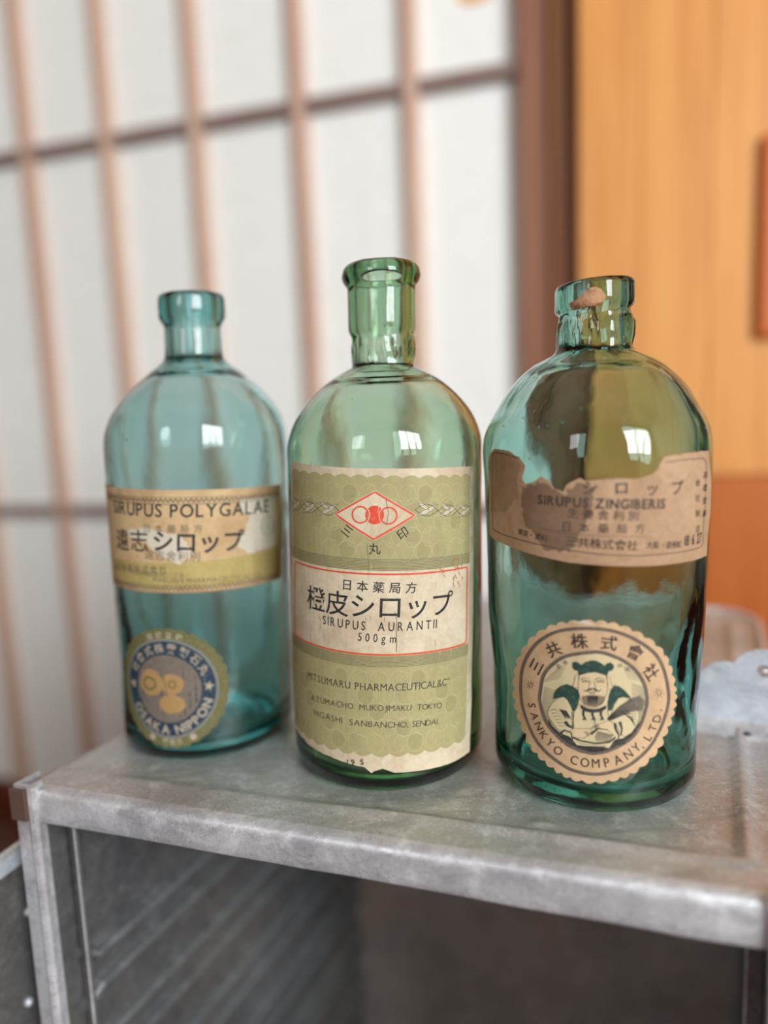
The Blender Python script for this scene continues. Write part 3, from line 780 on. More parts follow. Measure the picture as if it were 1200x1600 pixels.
patch(BC, 'leaf_braid', lf, I_PALE, lab, TL_ + 0.6, step=0.004); strokes(BC, 'leaf_outline', lo_, I_ENGR, lab, TL_ + 1)
# fine rules
rl = []
for (ta, tb) in ((0.288, 0.322), (0.605, 0.637)):
    for k in range(8):
        t = ta + (tb - ta) * k / 7; rl.append(([QC(0.015, t), QC(0.5, t), QC(0.965, t)], 0.00015, 0.00015, False))
strokes(BC, 'fine_rules', rl, I_ENGR, lab, TL_ + 0.6)
fr = []
for (sx_, ty_, a0) in ((0.93, 0.347, 90), (0.93, 0.585, 0), (0.075, 0.585, -90), (0.075, 0.347, 180)):
    for k in range(6):
        an = math.radians(a0 - 90 * k / 5); fr.append(QC(sx_ + 0.014 * math.cos(an), ty_ - 0.012 * math.sin(an)))
strokes(BC, 'red_border', [(fr, 0.0007, 0.0007, True)], I_RED, lab, TL_)
bm = bmesh.new()
line(bm, BC, '日本藥局方', BC.uv(531, 920), BC.uv(654, 926), 0.0045, 0.006)
line(bm, BC, '橙皮シロップ', BC.uv(481, 949), BC.uv(706, 959), 0.0103, 0.006)
line(bm, BC, 'SIRUPUS  AURANTII', BC.uv(504, 974), BC.uv(681, 981), 0.0040, 0.006, even=True)
line(bm, BC, '500gm', BC.uv(557, 1000), BC.uv(620, 1004), 0.0037, 0.004, even=True)
for ch, px, an in (('三', (543, 829), -38), ('丸', (585.5, 857), 0), ('印', (629, 833), 33)):
    p = BC.uv(*px); ca, sa = math.cos(math.radians(an)), math.sin(math.radians(an)); s_ = 0.0050; cx, cy = gcen(ch)
    put(bm, BC, ch, lambda X, Y: p + Vector(((X - cx) * ca - (Y - cy) * sa, (X - cx) * sa + (Y - cy) * ca)) * s_, OFF + LAY * (TL_ + 1), 0.006)
BC.child('lettering', bm, I_BLACK, False, lab)
bm = bmesh.new()
def curved(B, text, p0, pm, p1, h, bold, layer=TL_ + 1):
    a, m_, b = B.uv(*p0), B.uv(*pm), B.uv(*p1)
    adv = [advance(c, bold) for c in text]; tot = sum(adv) - 0.11; x = 0; off = OFF + LAY * layer; L = (b - a).length; sx = L / tot; sy = h / CAPH
    for c, w in zip(text, adv):
        t = (x + w / 2) / tot; x += w
        if c == ' ': continue
        f = lambda t: a * (1 - t) ** 2 + (m_ * 2 - (a + b) / 2) * 2 * t * (1 - t) + b * t * t
        p = f(t); d = (f(t + 0.01) - f(t - 0.01)).normalized(); n = Vector((-d.y, d.x)); g_ = glyph(c, bold); cx = (g_[2] + g_[3]) / 2
        put(bm, B, c, lambda X, Y: p + d * ((X - cx) * sx) + n * (Y * sy), off, bold)
curved(BC, 'MITSUMARU PHARMACEUTICAL&C°', (481, 1059), (589, 1079), (700, 1070), 0.0034, -0.004)
curved(BC, 'AZUMACHO. MUKOJIMAKU  TOKYO', (487, 1093), (589, 1110), (688, 1106), 0.0027, -0.008)
curved(BC, 'HIGASHI  SANBANCHO, SENDAI.', (491, 1116), (589, 1136), (684, 1131), 0.0028, -0.008)
for q in (('1', 541), ('9', 549), ('5', 563)):
    p = BC.uv(q[1], 1194); put(bm, BC, q[0], lambda X, Y: p + Vector((X, Y)) * 0.0035, OFF + LAY * TL_, 0.02)
BC.child('address_lettering', bm, I_ENGR, False, lab)
cr = [(pl(BC, [(617, 955), (620, 968), (619, 985), (620, 1002), (619, 1018)]), 0.00012, 0.0002, False), (pl(BC, [(574, 850), (577, 880), (575, 905)]), 0.00012, 0.00005, False), (pl(BC, [(603, 780), (607, 800), (604, 822)]), 0.0002, 0.0001, False), (pl(BC, [(500, 960), (503, 975), (499, 990)]), 0.00015, 0.00005, False)]
strokes(BC, 'paper_crack', cr, I_FADE, lab, TL_ + 3)
cr = []
for k in range(26):
    x = 714 + random.uniform(-8, 8); y = random.uniform(868, 915); cr.append((pl(BC, [(x, y), (x + random.uniform(-4, 4), y + random.uniform(3, 9))]), random.uniform(0.0002, 0.0006), 0.0001, False))
for k in range(10):
    x = 688 + random.uniform(-6, 6); y = random.uniform(886, 898); cr.append((pl(BC, [(x, y), (x + random.uniform(-5, 5), y + random.uniform(1, 4))]), random.uniform(0.0002, 0.0005), 0.0001, False))
strokes(BC, 'rust_stain', cr, ink('rust_stain', srgb(190, 140, 84)), lab, TL_ + 3.2)
sc_ = []
for k in range(60):
    x = random.uniform(480, 720); y = random.uniform(735, 1180)
    if random.random() < 0.5: x = random.choice((500, 577, 683)) + random.uniform(-5, 5)
    sc_.append((pl(BC, [(x, y), (x + random.uniform(-1.5, 1.5), y + random.uniform(3, 16))]), random.uniform(0.00012, 0.0003), 0.00005, False))
strokes(BC, 'scuffs', sc_, P_CREAM, lab, TL_ + 2.8)

# ---- left bottle: yellow band label
a1, a2, a3, a4 = BL.uv(167, 757), BL.uv(438, 757), BL.uv(438, 903), BL.uv(180, 912)
a1 = a1 + (a1 - a2) * 0.10; a4 = a4 + (a4 - a3) * 0.10
QL = lambda s, t: a1.lerp(a2, s).lerp(a4.lerp(a3, s), t)
lab = patch(BL, 'label', [[QL(0, 0), QL(1, 0), QL(1.03, 0.5), QL(1, 1), QL(0, 1)]], P_YEL, None, 0, PAPER_T); lab['label'] = 'wide yellowed paper band label with black lettering'
patch(BL, 'yellow_field', [[QL(0.10, 0.72), QL(0.5, 0.70), QL(0.98, 0.66), QL(0.98, 0.94), QL(0.05, 0.94)]], P_YELG, lab, TL_ - 1)
patch(BL, 'scuffed_patch', [jag([QL(0.76, 0.12), QL(0.97, 0.09), QL(0.98, 0.62), QL(0.80, 0.66), QL(0.74, 0.58), QL(0.78, 0.42), QL(0.80, 0.3), QL(0.76, 0.22), QL(0.76, 0.12)], 0.0012, 7)[:-1], jag([QL(0.27, 0.40), QL(0.36, 0.36), QL(0.52, 0.44), QL(0.56, 0.62), QL(0.50, 0.72), QL(0.42, 0.62), QL(0.36, 0.50), QL(0.27, 0.46), QL(0.27, 0.40)], 0.0012, 9)[:-1]], P_WORN, lab, TL_ - 0.4)
orn = []
for (t, s0, s1) in ((0.10, 0.08, 0.97), (0.955, 0.08, 0.97)):
    orn.append(([QL(s0, t - 0.03), QL(0.5, t - 0.03), QL(s1, t - 0.03)], 0.00018, 0.00018, False)); orn.append(([QL(s0, t + 0.035), QL(0.5, t + 0.035), QL(s1, t + 0.035)], 0.00025, 0.00025, False))
    for k in range(90):
        s = s0 + (s1 - s0) * k / 90; q = 0.02 * (-1) ** k; orn.append(([QL(s, t + q), QL(s + 0.006, t - q), QL(s + 0.013, t + q * 0.6)], 0.00042, 0.0002, False))
strokes(BL, 'border_ornament', orn, I_BLACK, lab, TL_)
bm = bmesh.new()
pa, pb = BL.uv(266, 808), BL.uv(419, 800)
kk = sum(advance(c, 0.010) for c in 'SIRUPUS ') / (sum(advance(c, 0.010) for c in 'POLYGALAE') - 0.11)
line(bm, BL, 'SIRUPUS POLYGALAE', pa + (pa - pb) * kk, pb, 0.0064, 0.012)
line(bm, BL, '遠志', BL.uv(184, 857), BL.uv(235, 862), 0.0100, 0.008); line(bm, BL, 'シロップ', BL.uv(238, 861), BL.uv(380, 860), 0.0100, 0.02)
BL.child('lettering', bm, I_BLACK, False, lab)
bm = bmesh.new()
line(bm, BL, '日本藥局方', BL.uv(222, 831), BL.uv(320, 832), 0.0038, 0.0)
line(bm, BL, '遠志舍利別', BL.uv(226, 873), BL.uv(314, 877), 0.0046, 0.002)
line(bm, BL, '丸石製藥株式會社', BL.uv(180, 888), BL.uv(263, 895), 0.0034, 0.006)
line(bm, BL, '大阪市東區道修町二丁目', BL.uv(207, 897), BL.uv(288, 903), 0.0024, 0.0)
line(bm, BL, 'MARUISHI PHARMACEUTICAL CO.', BL.uv(240, 909), BL.uv(410, 900), 0.0024, 0.0)
BL.child('small_lettering', bm, I_FADE, False, lab)
sc0 = BL.uv(418, 821); strokes(BL, 'round_stamp', [(circ(sc0, 0.0048, 26), 0.0003, 0.0003, True), (circ(sc0, 0.0036, 22), 0.0002, 0.0002, True), ([sc0 + Vector((-0.002, 0.001)), sc0 + Vector((0.002, 0.001))], 0.0003, 0.0003, False), ([sc0 + Vector((-0.002, -0.001)), sc0 + Vector((0.002, -0.001))], 0.0003, 0.0003, False), ([sc0 + Vector((0, 0.0025)), sc0 + Vector((0, -0.0025))], 0.0003, 0.0003, False)], I_SILVER, lab, TL_)
# round blue label
e1, e2, e3, e4 = BL.uv(194, 1075), BL.uv(354, 1080), BL.uv(265, 981), BL.uv(262, 1169)
rc_ = Vector(((e3.x + e4.x) / 2 - 0.0007, (e3.y + e4.y) / 2)); RL = (e3.y - e4.y) / 2
def scallop(c, r, n, dep, seed=0, tear=None):
    P = []
    for k in range(n * 6):
        t = 2 * math.pi * k / (n * 6); P.append(Vector((c[0], c[1])) + Vector((math.cos(t), math.sin(t))) * r * (1 - dep * (1 - abs(math.sin(math.pi * k / 6)))))
    return P
lab = patch(BL, 'round_label', [scallop(rc_, RL, 32, 0.035)], I_OLIVE, None, 0, PAPER_T); lab['label'] = 'round scalloped olive and navy paper label'
patch(BL, 'grey_ring', [circ(rc_, RL * 0.82, 60)], I_SILVER, lab, TL_ - 1)
patch(BL, 'navy_ring', [circ(rc_, RL * 0.785, 60)], I_NAVY, lab, TL_ - 0.4)
patch(BL, 'centre_field', [circ(rc_, RL * 0.56, 50)], I_LILAC, lab, TL_)
def blob(c, rx, ry, seed, n=26): return [Vector((c[0] + rx * math.cos(t) * (1 + 0.12 * noise.noise(Vector((math.cos(t), math.sin(t), seed)))), c[1] + ry * math.sin(t) * (1 + 0.12 * noise.noise(Vector((math.cos(t), math.sin(t), seed + 5)))))) for t in (2 * math.pi * k / n for k in range(n))]
patch(BL, 'gold_stones', [blob(rc_ + Vector((-0.27, 0.10)) * RL, RL * 0.22, RL * 0.22, 1), blob(rc_ + Vector((0.10, 0.08)) * RL, RL * 0.19, RL * 0.17, 2), blob(rc_ + Vector((0.08, -0.24)) * RL, RL * 0.22, RL * 0.16, 3)], I_GOLD, lab, TL_ + 0.6)
strokes(BL, 'stone_shading', [(blob(rc_ + Vector((-0.30, 0.08)) * RL, RL * 0.11, RL * 0.10, 4), 0.0012, 0.0012, True), ([rc_ + Vector((-0.05 + 0.02 * k, 0.22 - 0.09 * k)) * RL for k in range(5)], 0.0007, 0.0003, False), (circ(rc_ + Vector((0.10, 0.08)) * RL, RL * 0.06, 12), 0.0008, 0.0008, True)], I_OLIVE, lab, TL_ + 1.2)
bm = bmesh.new()
arc(bm, BL, '社會式株藥製石丸', rc_, RL * 0.675, 160, 18, RL * 0.155, 0.012, ev=True)
arc(bm, BL, 'OSAKA NIPPON', rc_, RL * 0.675, 205, 345, RL * 0.15, 0.03, inward=True)
arc(bm, BL, '★', rc_, RL * 0.675, 2, 2.01, RL * 0.15, 0.0); arc(bm, BL, '★', rc_, RL * 0.675, 178, 178.01, RL * 0.15, 0.0)
arc(bm, BL, '商標登錄', rc_, RL * 0.885, 112, 68, RL * 0.10, 0.02, ev=True)
arc(bm, BL, '● 藥局方 ●', rc_, RL * 0.885, 245, 300, RL * 0.10, 0.02, inward=True, ev=True)
BL.child('lettering', bm, I_DIM, False, lab)

# ---- right bottle: torn brown band label
b1, b2, b3, b4 = BR.uv(770, 706), BR.uv(1106, 704), BR.uv(1101, 869), BR.uv(769, 842)
QR = lambda s, t: b1.lerp(b2, s).lerp(b4.lerp(b3, s), t)
up_ = jag(pl(BR, [(764, 722), (767, 709), (774, 701), (795, 704), (812, 714), (822, 728), (816, 748), (822, 757), (834, 753), (846, 744), (858, 752), (868, 764), (880, 768), (884, 758), (893, 753), (906, 747), (916, 752), (932, 749), (955, 747), (985, 748), (1000, 747), (1018, 741), (1026, 735), (1036, 714), (1060, 710), (1085, 706), (1106, 704)]), 0.0004, 11)
dn_ = jag(pl(BR, [(1110, 745), (1109, 800), (1103, 868), (1070, 878), (1020, 884), (950, 884), (890, 879), (840, 868), (800, 855), (772, 842), (766, 835), (765, 780), (764, 722)]), 0.00012, 12)
lab = patch(BR, 'label', [up_ + dn_[1:-1]], P_TAN, None, 0, PAPER_T); lab['label'] = 'torn brown paper band label'
patch(BR, 'dark_stain', [jag(pl(BR, [(818, 762), (846, 752), (880, 774), (905, 752), (928, 762), (925, 800), (905, 840), (890, 862), (850, 858), (838, 835), (818, 812), (815, 785), (818, 762)]), 0.0018, 13)[:-1]], P_TAN_D, lab, TL_ - 1)
patch(BR, 'brown_corner', [jag(pl(BR, [(766, 722), (772, 707), (792, 708), (806, 716), (814, 730), (808, 752), (812, 775), (790, 800), (768, 800), (766, 722)]), 0.0012, 15)[:-1]], paper('brown_corner_paper', srgb(166, 132, 102), srgb(148, 114, 86), srgb(126, 96, 72)), lab, TL_ - 0.9)
strokes(BR, 'border_rule', [(pl(BR, [(1040, 722), (1070, 718), (1098, 716), (1102, 722), (1100, 790), (1097, 848), (1093, 855), (1050, 864), (1000, 868), (940, 866), (880, 858), (825, 846), (782, 833), (771, 826), (770, 780), (770, 712), (775, 706), (795, 710), (810, 716)]), 0.0003, 0.0003, False), (pl(BR, [(842, 824), (880, 832), (930, 837), (1010, 838)]), 0.00015, 0.00015, False)], I_DKBR, lab, TL_)
bm = bmesh.new()
line(bm, BR, 'SIRUPUS ZINGIBERIS', BR.uv(841, 787), BR.uv(1038, 794), 0.0037, 0.03)
for ch, px, s_ in (('シ', (922, 762), 0.0056), ('ロ', (971, 763), 0.0054), ('ッ', (1019, 766), 0.0056), ('プ', (1058, 761), 0.0058)):
    p = BR.uv(*px); cx, cy = gcen(ch); put(bm, BR, ch, lambda X, Y: p + Vector(((X - cx), (Y - cy))) * s_, OFF + LAY * TL_, 0.014)
BR.child('lettering', bm, I_DKBR, False, lab)
bm = bmesh.new()
line(bm, BR, '生姜舍利別', BR.uv(884, 808), BR.uv(1000, 813), 0.0036, 0.006)
line(bm, BR, '日本藥局方', BR.uv(872, 829), BR.uv(1012, 833), 0.0036, 0.0)
line(bm, BR, '三共株式會社', BR.uv(884, 852), BR.uv(996, 860), 0.0038, 0.008)
line(bm, BR, '東京・室町', BR.uv(810, 834), BR.uv(856, 846), 0.0024, 0.01)
line(bm, BR, '大阪・道修町', BR.uv(1008, 857), BR.uv(1064, 856), 0.0028, 0.008)
for i, ch in enumerate('商標登錄'): 
    p = BR.uv(1101 - i * 0.5, 742 + i * 20); put(bm, BR, ch, lambda X, Y: p + Vector(((X - 0.5) * 0.004, (Y - 0.38) * 0.003)), OFF + LAY * TL_, 0.004)
for i, ch in enumerate('會社製造'):
    p = BR.uv(1089, 754 + i * 24); put(bm, BR, ch, lambda X, Y: p + Vector(((X - 0.5) * 0.0034, (Y - 0.38) * 0.003)), OFF + LAY * TL_, 0.0)
BR.child('faded_lettering', bm, I_DKBR, False, lab)
bm = bmesh.new(); line(bm, BR, '18 6 27', BR.uv(1068, 853), BR.uv(1094, 847), 0.0042, 0.02); BR.child('date_stamp', bm, I_BLACK, False, lab)
# lip residue
rs = patch(BR, 'paper_residue', [jag([BR.uv(*p) for p in ((893, 480), (891, 472), (902, 467), (912, 457), (922, 450), (932, 449), (941, 454), (946, 462), (946, 468), (938, 475), (930, 479), (920, 478), (905, 482), (895, 484), (893, 480))], 0.0005, 17, 0.0008)[:-1]], paper('residue', srgb(196, 148, 108), srgb(140, 88, 62), srgb(110, 66, 46), (0.45, 0.6), 220), None, 1, 0.0003, 0.0012)
rs['label'] = 'brown scrap of old seal stuck on the lip'
# ---- round portrait label; the drawing is laid out on a 1200-wide sheet and mapped onto the glass
def cp(x, y): return BR.uv(800 + x / 4.615, 960 + y / 4.615)
L_, R_, T_, Bm = cp(20, 560), cp(1185, 560), cp(600, 28), cp(600, 1228)
rcx = Vector((((cp(192, 600).x) + (cp(985, 600).x)) / 2, (cp(590, 255).y + cp(590, 1010).y) / 2)); RR = (T_.y - Bm.y) / 2
print('ROUND', RR, (R_.x - L_.x) / 2, rcx)
RX = (R_.x - L_.x) / 2; KX = RX / RR
def ell(P): return [Vector((rcx.x + (p.x - rcx.x) * KX, p.y)) for p in P]
def loop(P, n=4, grow=0.0):
    """closed smooth curve through the points, pushed outwards by grow"""
    P = [Vector(p) for p in P]; N = len(P); out = []
    for i in range(N):
        a, b, c, d = P[i - 1], P[i], P[(i + 1) % N], P[(i + 2) % N]
        for k in range(n):
            t = k / n; out.append(0.5 * ((2 * b) + (c - a) * t + (2 * a - 5 * b + 4 * c - d) * t * t + (3 * b - a - 3 * c + d) * t ** 3))
    m_ = sum(out, Vector((0, 0))) / len(out)
    return [m_ + (p - m_) * (1 + grow / (p - m_).length) for p in out]
RO = [(930, 982.2), (962.5, 987.1), (995, 1000.6), (1023.2, 1021.8), (1036.2, 1046.7), (1042.1, 1073.8), (1043.2, 1094.4), (1038.3, 1116.7), (1028.6, 1141.6), (1012.3, 1168.7), (987.4, 1191.4), (962.5, 1203.3), (930, 1208.8), (897.5, 1203.3), (875.8, 1191.4), (854.2, 1174.1), (836.8, 1152.4), (823.8, 1123.2), (816.3, 1095), (815.3, 1062.1), (820.8, 1034.4), (838, 1006.7), (863.5, 989.5), (892.3, 982.8)]
RI = [(930, 1018), (953.8, 1022.8), (978.8, 1034.8), (997.2, 1052.1), (1007.5, 1072.7), (1010.7, 1094.3), (1008, 1111.3), (999.3, 1135.1), (984.2, 1154.6), (957.1, 1169.8), (930, 1176.8), (908.3, 1172.5), (886.7, 1162.2), (867.2, 1145.9), (852, 1124.3), (843.9, 1095), (844.7, 1081), (849.1, 1056.6), (862.4, 1038.8), (885.7, 1024.4)]
edge = loop(RO, 11, 0); mc = sum(edge, Vector((0, 0))) / len(edge)
edge = [mc + (p - mc) * (1 + (9.5 + 4.5 * abs(math.sin(math.pi * i / 6)) + (2 if p.y > 1150 else 0)) / (p - mc).length) for i, p in enumerate(edge)]
lab = patch(BR, 'round_label', [[BR.uv(*p) for p in edge]], P_ROUND, None, 0, PAPER_T); lab['label'] = 'round scalloped tan paper label with an engraved portrait'
U_ = lambda P: [BR.uv(*p) for p in P]
strokes(BR, 'printed_ring', [(U_(loop(RO)), 0.00125, 0.00125, True), (U_(loop(RI)), 0.00125, 0.00125, True)], I_BROWN, lab, TL_)
strokes(BR, 'ring_outline', [(U_(loop(RO, 4, 2.4)), 0.00016, 0.00016, True), (U_(loop(RI, 4, -2.6)), 0.00018, 0.00018, True)], I_BLACK, lab, TL_ + 0.4)
patch(BR, 'portrait_ground', [U_(loop(RI, 3, -1.5))], I_CREAM, lab, TL_ - 1)
bm = bmesh.new()
for ch, (x, y), an in (('三', (180, 372), 62), ('共', (303, 250), 30), ('株', (486, 190), 5), ('式', (700, 204), -8), ('會', (886, 270), -30), ('社', (1000, 412), -58)):
    p = cp(x, y); ca, sa = math.cos(math.radians(an)), math.sin(math.radians(an)); s_ = RR * 0.185; cx, cy = gcen(ch)
    put(bm, BR, ch, lambda X, Y: p + Vector(((X - cx) * ca - (Y - cy) * sa, (X - cx) * sa + (Y - cy) * ca)) * s_, OFF + LAY * (TL_ + 1.5), 0.012)
lat = [('S', 832.5, 1101.5), ('A', 836.8, 1118.3), ('N', 843.3, 1134), ('K', 851, 1147.5), ('Y', 861, 1159.5), ('O', 873.1, 1171.9), ('C', 898, 1186.5), ('O', 914.3, 1190.3), ('M', 931, 1191.5), ('P', 947.9, 1190.3), ('A', 965.2, 1186), ('N', 980.9, 1177.4), ('Y', 993.5, 1167), (',', 1004.8, 1167.5), ('L', 1011, 1151.3), ('T', 1018.8, 1136.7), ('D', 1025.3, 1122.1), ('.', 1032.4, 1109)]
for ch, x, y in lat:
    p = BR.uv(x, y); q = p - rcx; upv = -Vector((q.x / KX, q.y)).normalized(); rt = Vector((upv.y, -upv.x)); g_ = glyph(ch, 0.0); hgt = 0.0040
    if ch in ',.': 
        cx, cy = (g_[2] + g_[3]) / 2, (g_[4] + g_[5]) / 2
    else: cx, cy = (g_[2] + g_[3]) / 2, CAPH / 2
    sy = hgt / CAPH; sx = sy * 0.86
    put(bm, BR, ch, lambda X, Y: p + rt * ((X - cx) * sx) + upv * ((Y - cy) * sy), OFF + LAY * (TL_ + 1.5), 0.0)
for i, ch in enumerate('登錄商標'):
    x, y = ((338, 372), (385, 345), (775, 366), (830, 395))[i]; p = cp(x, y); cx, cy = gcen(ch); put(bm, BR, ch, lambda X, Y: p + Vector((X - cx, Y - cy)) * RR * 0.055, OFF + LAY * TL_, 0.0)
BR.child('lettering', bm, I_DKBR, False, lab)
st = []
for x, y, r in ((137, 506, 34), (1055, 562, 42)):
    for k in range(8):
        t = math.pi * 2 * k / 8 + 0.2; a = Vector((x, y)); d = Vector((math.cos(t), math.sin(t)))
        st.append(([cp(*(a + d * r * 0.25)), cp(*(a + d * r))], 0.0003, 0.00008, False))
strokes(BR, 'star_ornament', st, I_DKBR, lab, TL_)
def cpp(P): return [cp(*p) for p in P]
# engraved hatching behind the figure
ha = []
for k in range(76):
    t = k / 75; y0 = 520 + 420 * t
    for side in (-1, 1):
        x_out = 590 + side * math.sqrt(max(0, 372 ** 2 - (y0 - 632) ** 2 * 1.06)) ; x_in = 590 + side * (270 if y0 < 760 else 230)
        if (x_out - x_in) * side > 10: ha.append(([cp(x_out - side * 4, y0), cp(x_in, y0 + 26 * side * (-1))], 0.00010 + 0.00010 * t, 0.00006, False))
for k in range(16):
    for side in (-1, 1):
        y0 = 470 - k * 7; ha.append(([cp(590 + side * (375 - k * 8), y0 + 20), cp(590 + side * (240 - k * 3), y0 - 10)], 0.00007, 0.00005, False))
strokes(BR, 'hatching', ha, I_ENGR, lab, TL_ - 0.5)
dark = [
 [(400, 500), (440, 515), (475, 540), (490, 580), (480, 640), (455, 690), (440, 700), (425, 660), (400, 610), (370, 590), (330, 600), (300, 610), (305, 570), (325, 535), (360, 510)],
 [(735, 508), (770, 515), (810, 545), (850, 590), (855, 605), (800, 590), (765, 600), (735, 640), (715, 690), (692, 690), (688, 640), (698, 580), (712, 540)],
 [(437, 345), (455, 338), (480, 345), (500, 362), (530, 340), (575, 328), (610, 332), (645, 350), (665, 368), (685, 350), (710, 343), (733, 362), (733, 385), (718, 402), (695, 408), (685, 440), (650, 425), (600, 412), (540, 418), (495, 435), (480, 432), (478, 405), (455, 400), (437, 380)]]
patch(BR, 'cap_and_mantle', [cpp(p) for p in dark], I_GREEN, lab, TL_ + 1.4, step=0.002)
patch(BR, 'dark_ground', [cpp(p) for p in ([(255, 700), (262, 745), (290, 800), (345, 850), (420, 880), (470, 940), (600, 950), (700, 960), (740, 900), (800, 890), (860, 850), (905, 790), (930, 760), (900, 830), (840, 905), (770, 960), (690, 995), (600, 1008), (500, 996), (400, 950), (320, 880), (270, 800)],)], I_ENGR, lab, TL_ - 0.2, step=0.002)
light = [
 [(375, 590), (410, 620), (440, 690), (445, 760), (440, 820), (400, 850), (340, 830), (290, 770), (262, 720), (265, 690), (290, 640), (330, 605)],
 [(765, 600), (800, 592), (850, 610), (900, 680), (915, 720), (905, 780), (860, 850), (810, 880), (780, 860), (750, 790), (700, 760), (720, 700), (735, 650)],
 [(490, 640), (530, 670), (570, 690), (640, 680), (690, 650), (690, 700), (700, 760), (620, 790), (560, 820), (450, 820), (445, 760), (450, 700)],
 [(440, 880), (520, 890), (560, 850), (620, 820), (690, 830), (745, 880), (720, 920), (600, 935), (500, 930)]]
patch(BR, 'sleeves_and_chest', [cpp(p) for p in light], I_CREAM, lab, TL_ + 0.3, step=0.002)
skin = [
 [(490, 435), (540, 420), (600, 414), (650, 428), (680, 445), (690, 500), (685, 560), (660, 620), (620, 660), (570, 675), (530, 660), (495, 610), (480, 550), (480, 480)],
 [(482, 430), (458, 440), (452, 480), (440, 510), (452, 532), (480, 520)], [(685, 440), (705, 450), (712, 490), (728, 520), (712, 540), (688, 530)]]
patch(BR, 'face', [cpp(p) for p in skin], I_SKIN, lab, TL_ + 0.8, step=0.002)
patch(BR, 'hands', [cpp(p) for p in ([(445, 830), (480, 820), (520, 818), (560, 835), (578, 855), (560, 878), (530, 880), (500, 888), (465, 880), (445, 860)], [(600, 795), (625, 775), (660, 765), (700, 770), (730, 790), (735, 820), (700, 830), (660, 832), (625, 832), (585, 835), (575, 825), (600, 810)])], I_SKIN, lab, TL_ + 1.0, step=0.002)
patch(BR, 'grain_bundle', [cpp([(682, 752), (770, 664), (850, 602), (925, 588), (958, 625), (930, 690), (860, 692), (760, 742), (702, 766)])], I_GRAIN, lab, TL_ + 1.3, step=0.002)
ln = []
def sk(P, w, w2=None):
    w *= 1.6; w2 = w2 and w2 * 1.2
    ln.append((cpp(P), w, w if w2 is None else w2, False))
m = 0.00022
for P in light + skin: ln.append((cpp(P), 0.00013, 0.00013, True))
sk([(497, 470), (515, 455), (545, 458), (565, 470)], m, 0.0001); sk([(598, 470), (620, 455), (650, 458), (672, 475)], m, 0.0001)     # brows
sk([(505, 482), (530, 472), (560, 482)], m); sk([(512, 490), (535, 484), (556, 490)], 0.0001); sk([(608, 482), (635, 472), (665, 484)], m); sk([(612, 490), (637, 484), (660, 491)], 0.0001)
sk([(565, 480), (560, 505), (550, 522), (562, 532)], 0.00012); sk([(590, 480), (597, 505), (606, 520), (592, 532), (575, 528)], 0.00014)      # nose
sk([(575, 535), (550, 540), (530, 552), (518, 540)], 0.0005, 0.0002); sk([(585, 535), (610, 540), (628, 552), (640, 538)], 0.0005, 0.0002)   # moustache
sk([(545, 550), (565, 558), (590, 558), (612, 548)], 0.00022); sk([(560, 568), (578, 572), (598, 566)], 0.00016)                              # mouth
for k in range(26):                                                                                                                             # beard
    x = 505 + k * 6.6; w = 1 - abs((x - 585) / 90) ** 2
    sk([(x, 585 - 8 * w + (8 if k % 2 else 0)), (x + (585 - x) * 0.08, 615 + 10 * w), (x + (585 - x) * 0.25, 640 + 24 * w)], 0.00022 if 540 < x < 620 else 0.00011, 0.00008)
for P in ([(495, 655), (540, 680), (580, 688), (630, 682), (680, 660)], [(498, 668), (540, 692), (580, 700), (630, 694), (675, 672)]): sk(P, 0.0005)
for x in (520, 585, 645):                                                                                                                      # ties
    sk([(x, 680), (x - 6, 715), (x + 4, 745), (x - 10, 758)], 0.0007, 0.0004); sk([(x + 4, 740), (x + 16, 762)], 0.0006, 0.0003)
for k in range(11):                                                                                                                            # grain bundle
    sk([(684 + k * 2, 750 + k * 1), (770 + k * 3, 672 + k * 6 - 10), (850 + k * 3, 612 + k * 8 - 5), (925 + k * 3, 580 + k * 11)], 0.00014, 0.00012)
for k in range(6): sk([(280 + k * 12, 690 + k * 22), (310 + k * 13, 680 + k * 24), (345 + k * 10, 700 + k * 20)], 0.00012, 0.00006)
for k in range(7): sk([(345 + k * 8, 680 + k * 2), (370 + k * 8, 715 + k * 3), (385 + k * 8, 750)], 0.0004 if k % 2 else 0.0002, 0.0001)
for k in range(6): sk([(770 + k * 18, 700 + k * 8), (830 + k * 10, 690 + k * 22), (895, 700 + k * 16)], 0.00032, 0.0001)
for k in range(5): sk([(430, 700 + k * 22), (445, 720 + k * 22), (440, 745 + k * 20)], 0.00025, 0.0001)
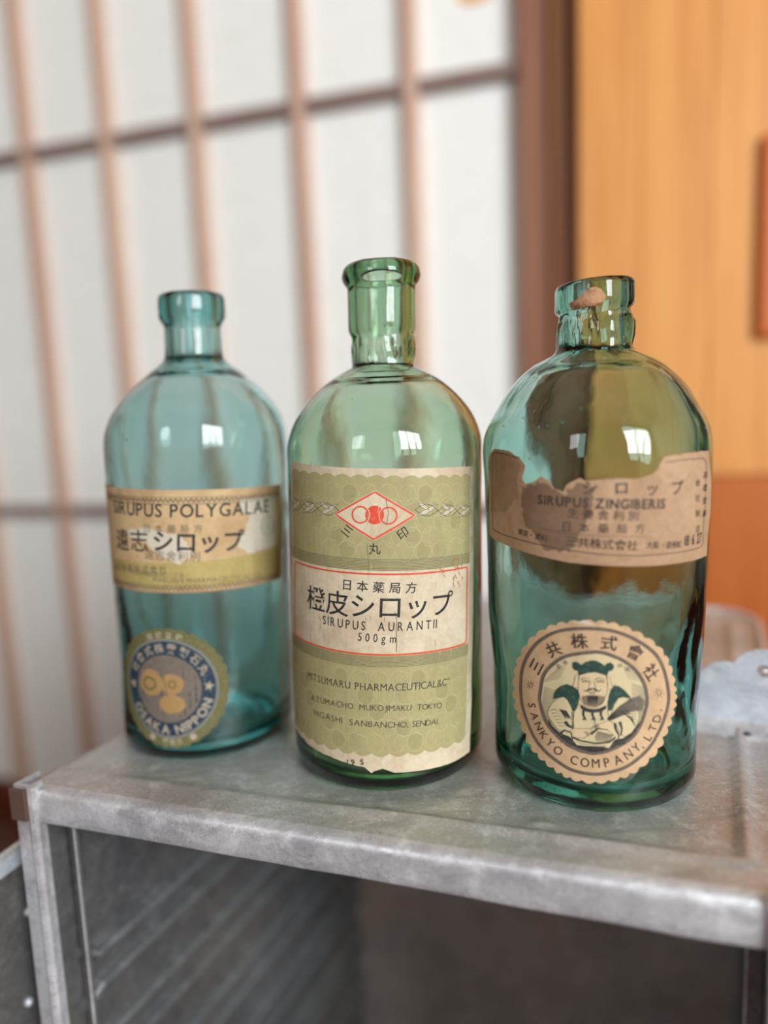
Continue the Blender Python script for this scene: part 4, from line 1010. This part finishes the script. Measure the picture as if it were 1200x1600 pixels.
sk([(385, 770), (410, 800), (440, 815)], 0.0010, 0.0006); sk([(340, 870), (380, 830), (430, 850), (440, 900)], 0.0006, 0.0003); sk([(740, 780), (745, 820), (770, 870), (760, 910)], 0.0006, 0.0003); sk([(775, 770), (790, 820), (785, 870)], 0.0008, 0.0003)
for k in range(4): sk([(540 + k * 9, 838 + k * 7), (520 + k * 9, 850 + k * 8)], 0.00014); sk([(622 + k * 3, 785 + k * 9), (600 - k * 2, 805 + k * 7)], 0.00014)
for k in range(14): sk([(620 + k * 8, 838 + k * 2), (600 + k * 8, 880 + k * 2), (610 + k * 6, 912)], 0.00014, 0.00006)
sk([(570, 860), (620, 820), (690, 826)], 0.0006, 0.0002); sk([(440, 882), (500, 908), (600, 925), (700, 915), (745, 882)], 0.0004)
sk([(590, 740), (600, 790), (570, 830)], 0.00018, 0.0001)
for k in range(9): sk([(560 + k * 14, 945), (575 + k * 10, 965), (585 + k * 8, 985)], 0.00020, 0.0001)
strokes(BR, 'portrait_lines', ln, I_ENGR, lab, TL_ + 2.2)
fold = patch(BR, 'folded_scrap', [cpp([(410, 42), (470, 58), (520, 62), (600, 78), (545, 50), (520, 38), (480, 52)])], P_WORN, lab, TL_ + 0.5, step=0.002)

# seed bubbles and grit frozen in the glass skin
for B, n, sd, name in ((BR, 46, 5, 1), (BC, 16, 6, 2), (BL, 10, 8, 3)):
    rnd = random.Random(sd); bm = bmesh.new()
    for _ in range(n):
        th = rnd.uniform(-1.2, 1.2); z = rnd.choice((rnd.uniform(0.012, 0.035), rnd.uniform(0.14, 0.17), rnd.uniform(0.185, 0.21)))
        p = B.surf(th, z, -0.0009 if z > 0.18 else -0.0011); r_ = rnd.uniform(0.00015, 0.0004)
        bmesh.ops.create_icosphere(bm, subdivisions=2, radius=r_, matrix=Matrix.Translation(p) @ Matrix.Diagonal((1, 1, rnd.uniform(1, 1.8), 1)))
    o = B.child('bubbles', bm, None, True); o.data.materials.clear(); o.data.materials.append(bpy.data.materials.get('seed_bubble') or plain('seed_bubble', srgb(190, 220, 214), 0.15)); o['kind'] = 'stuff'
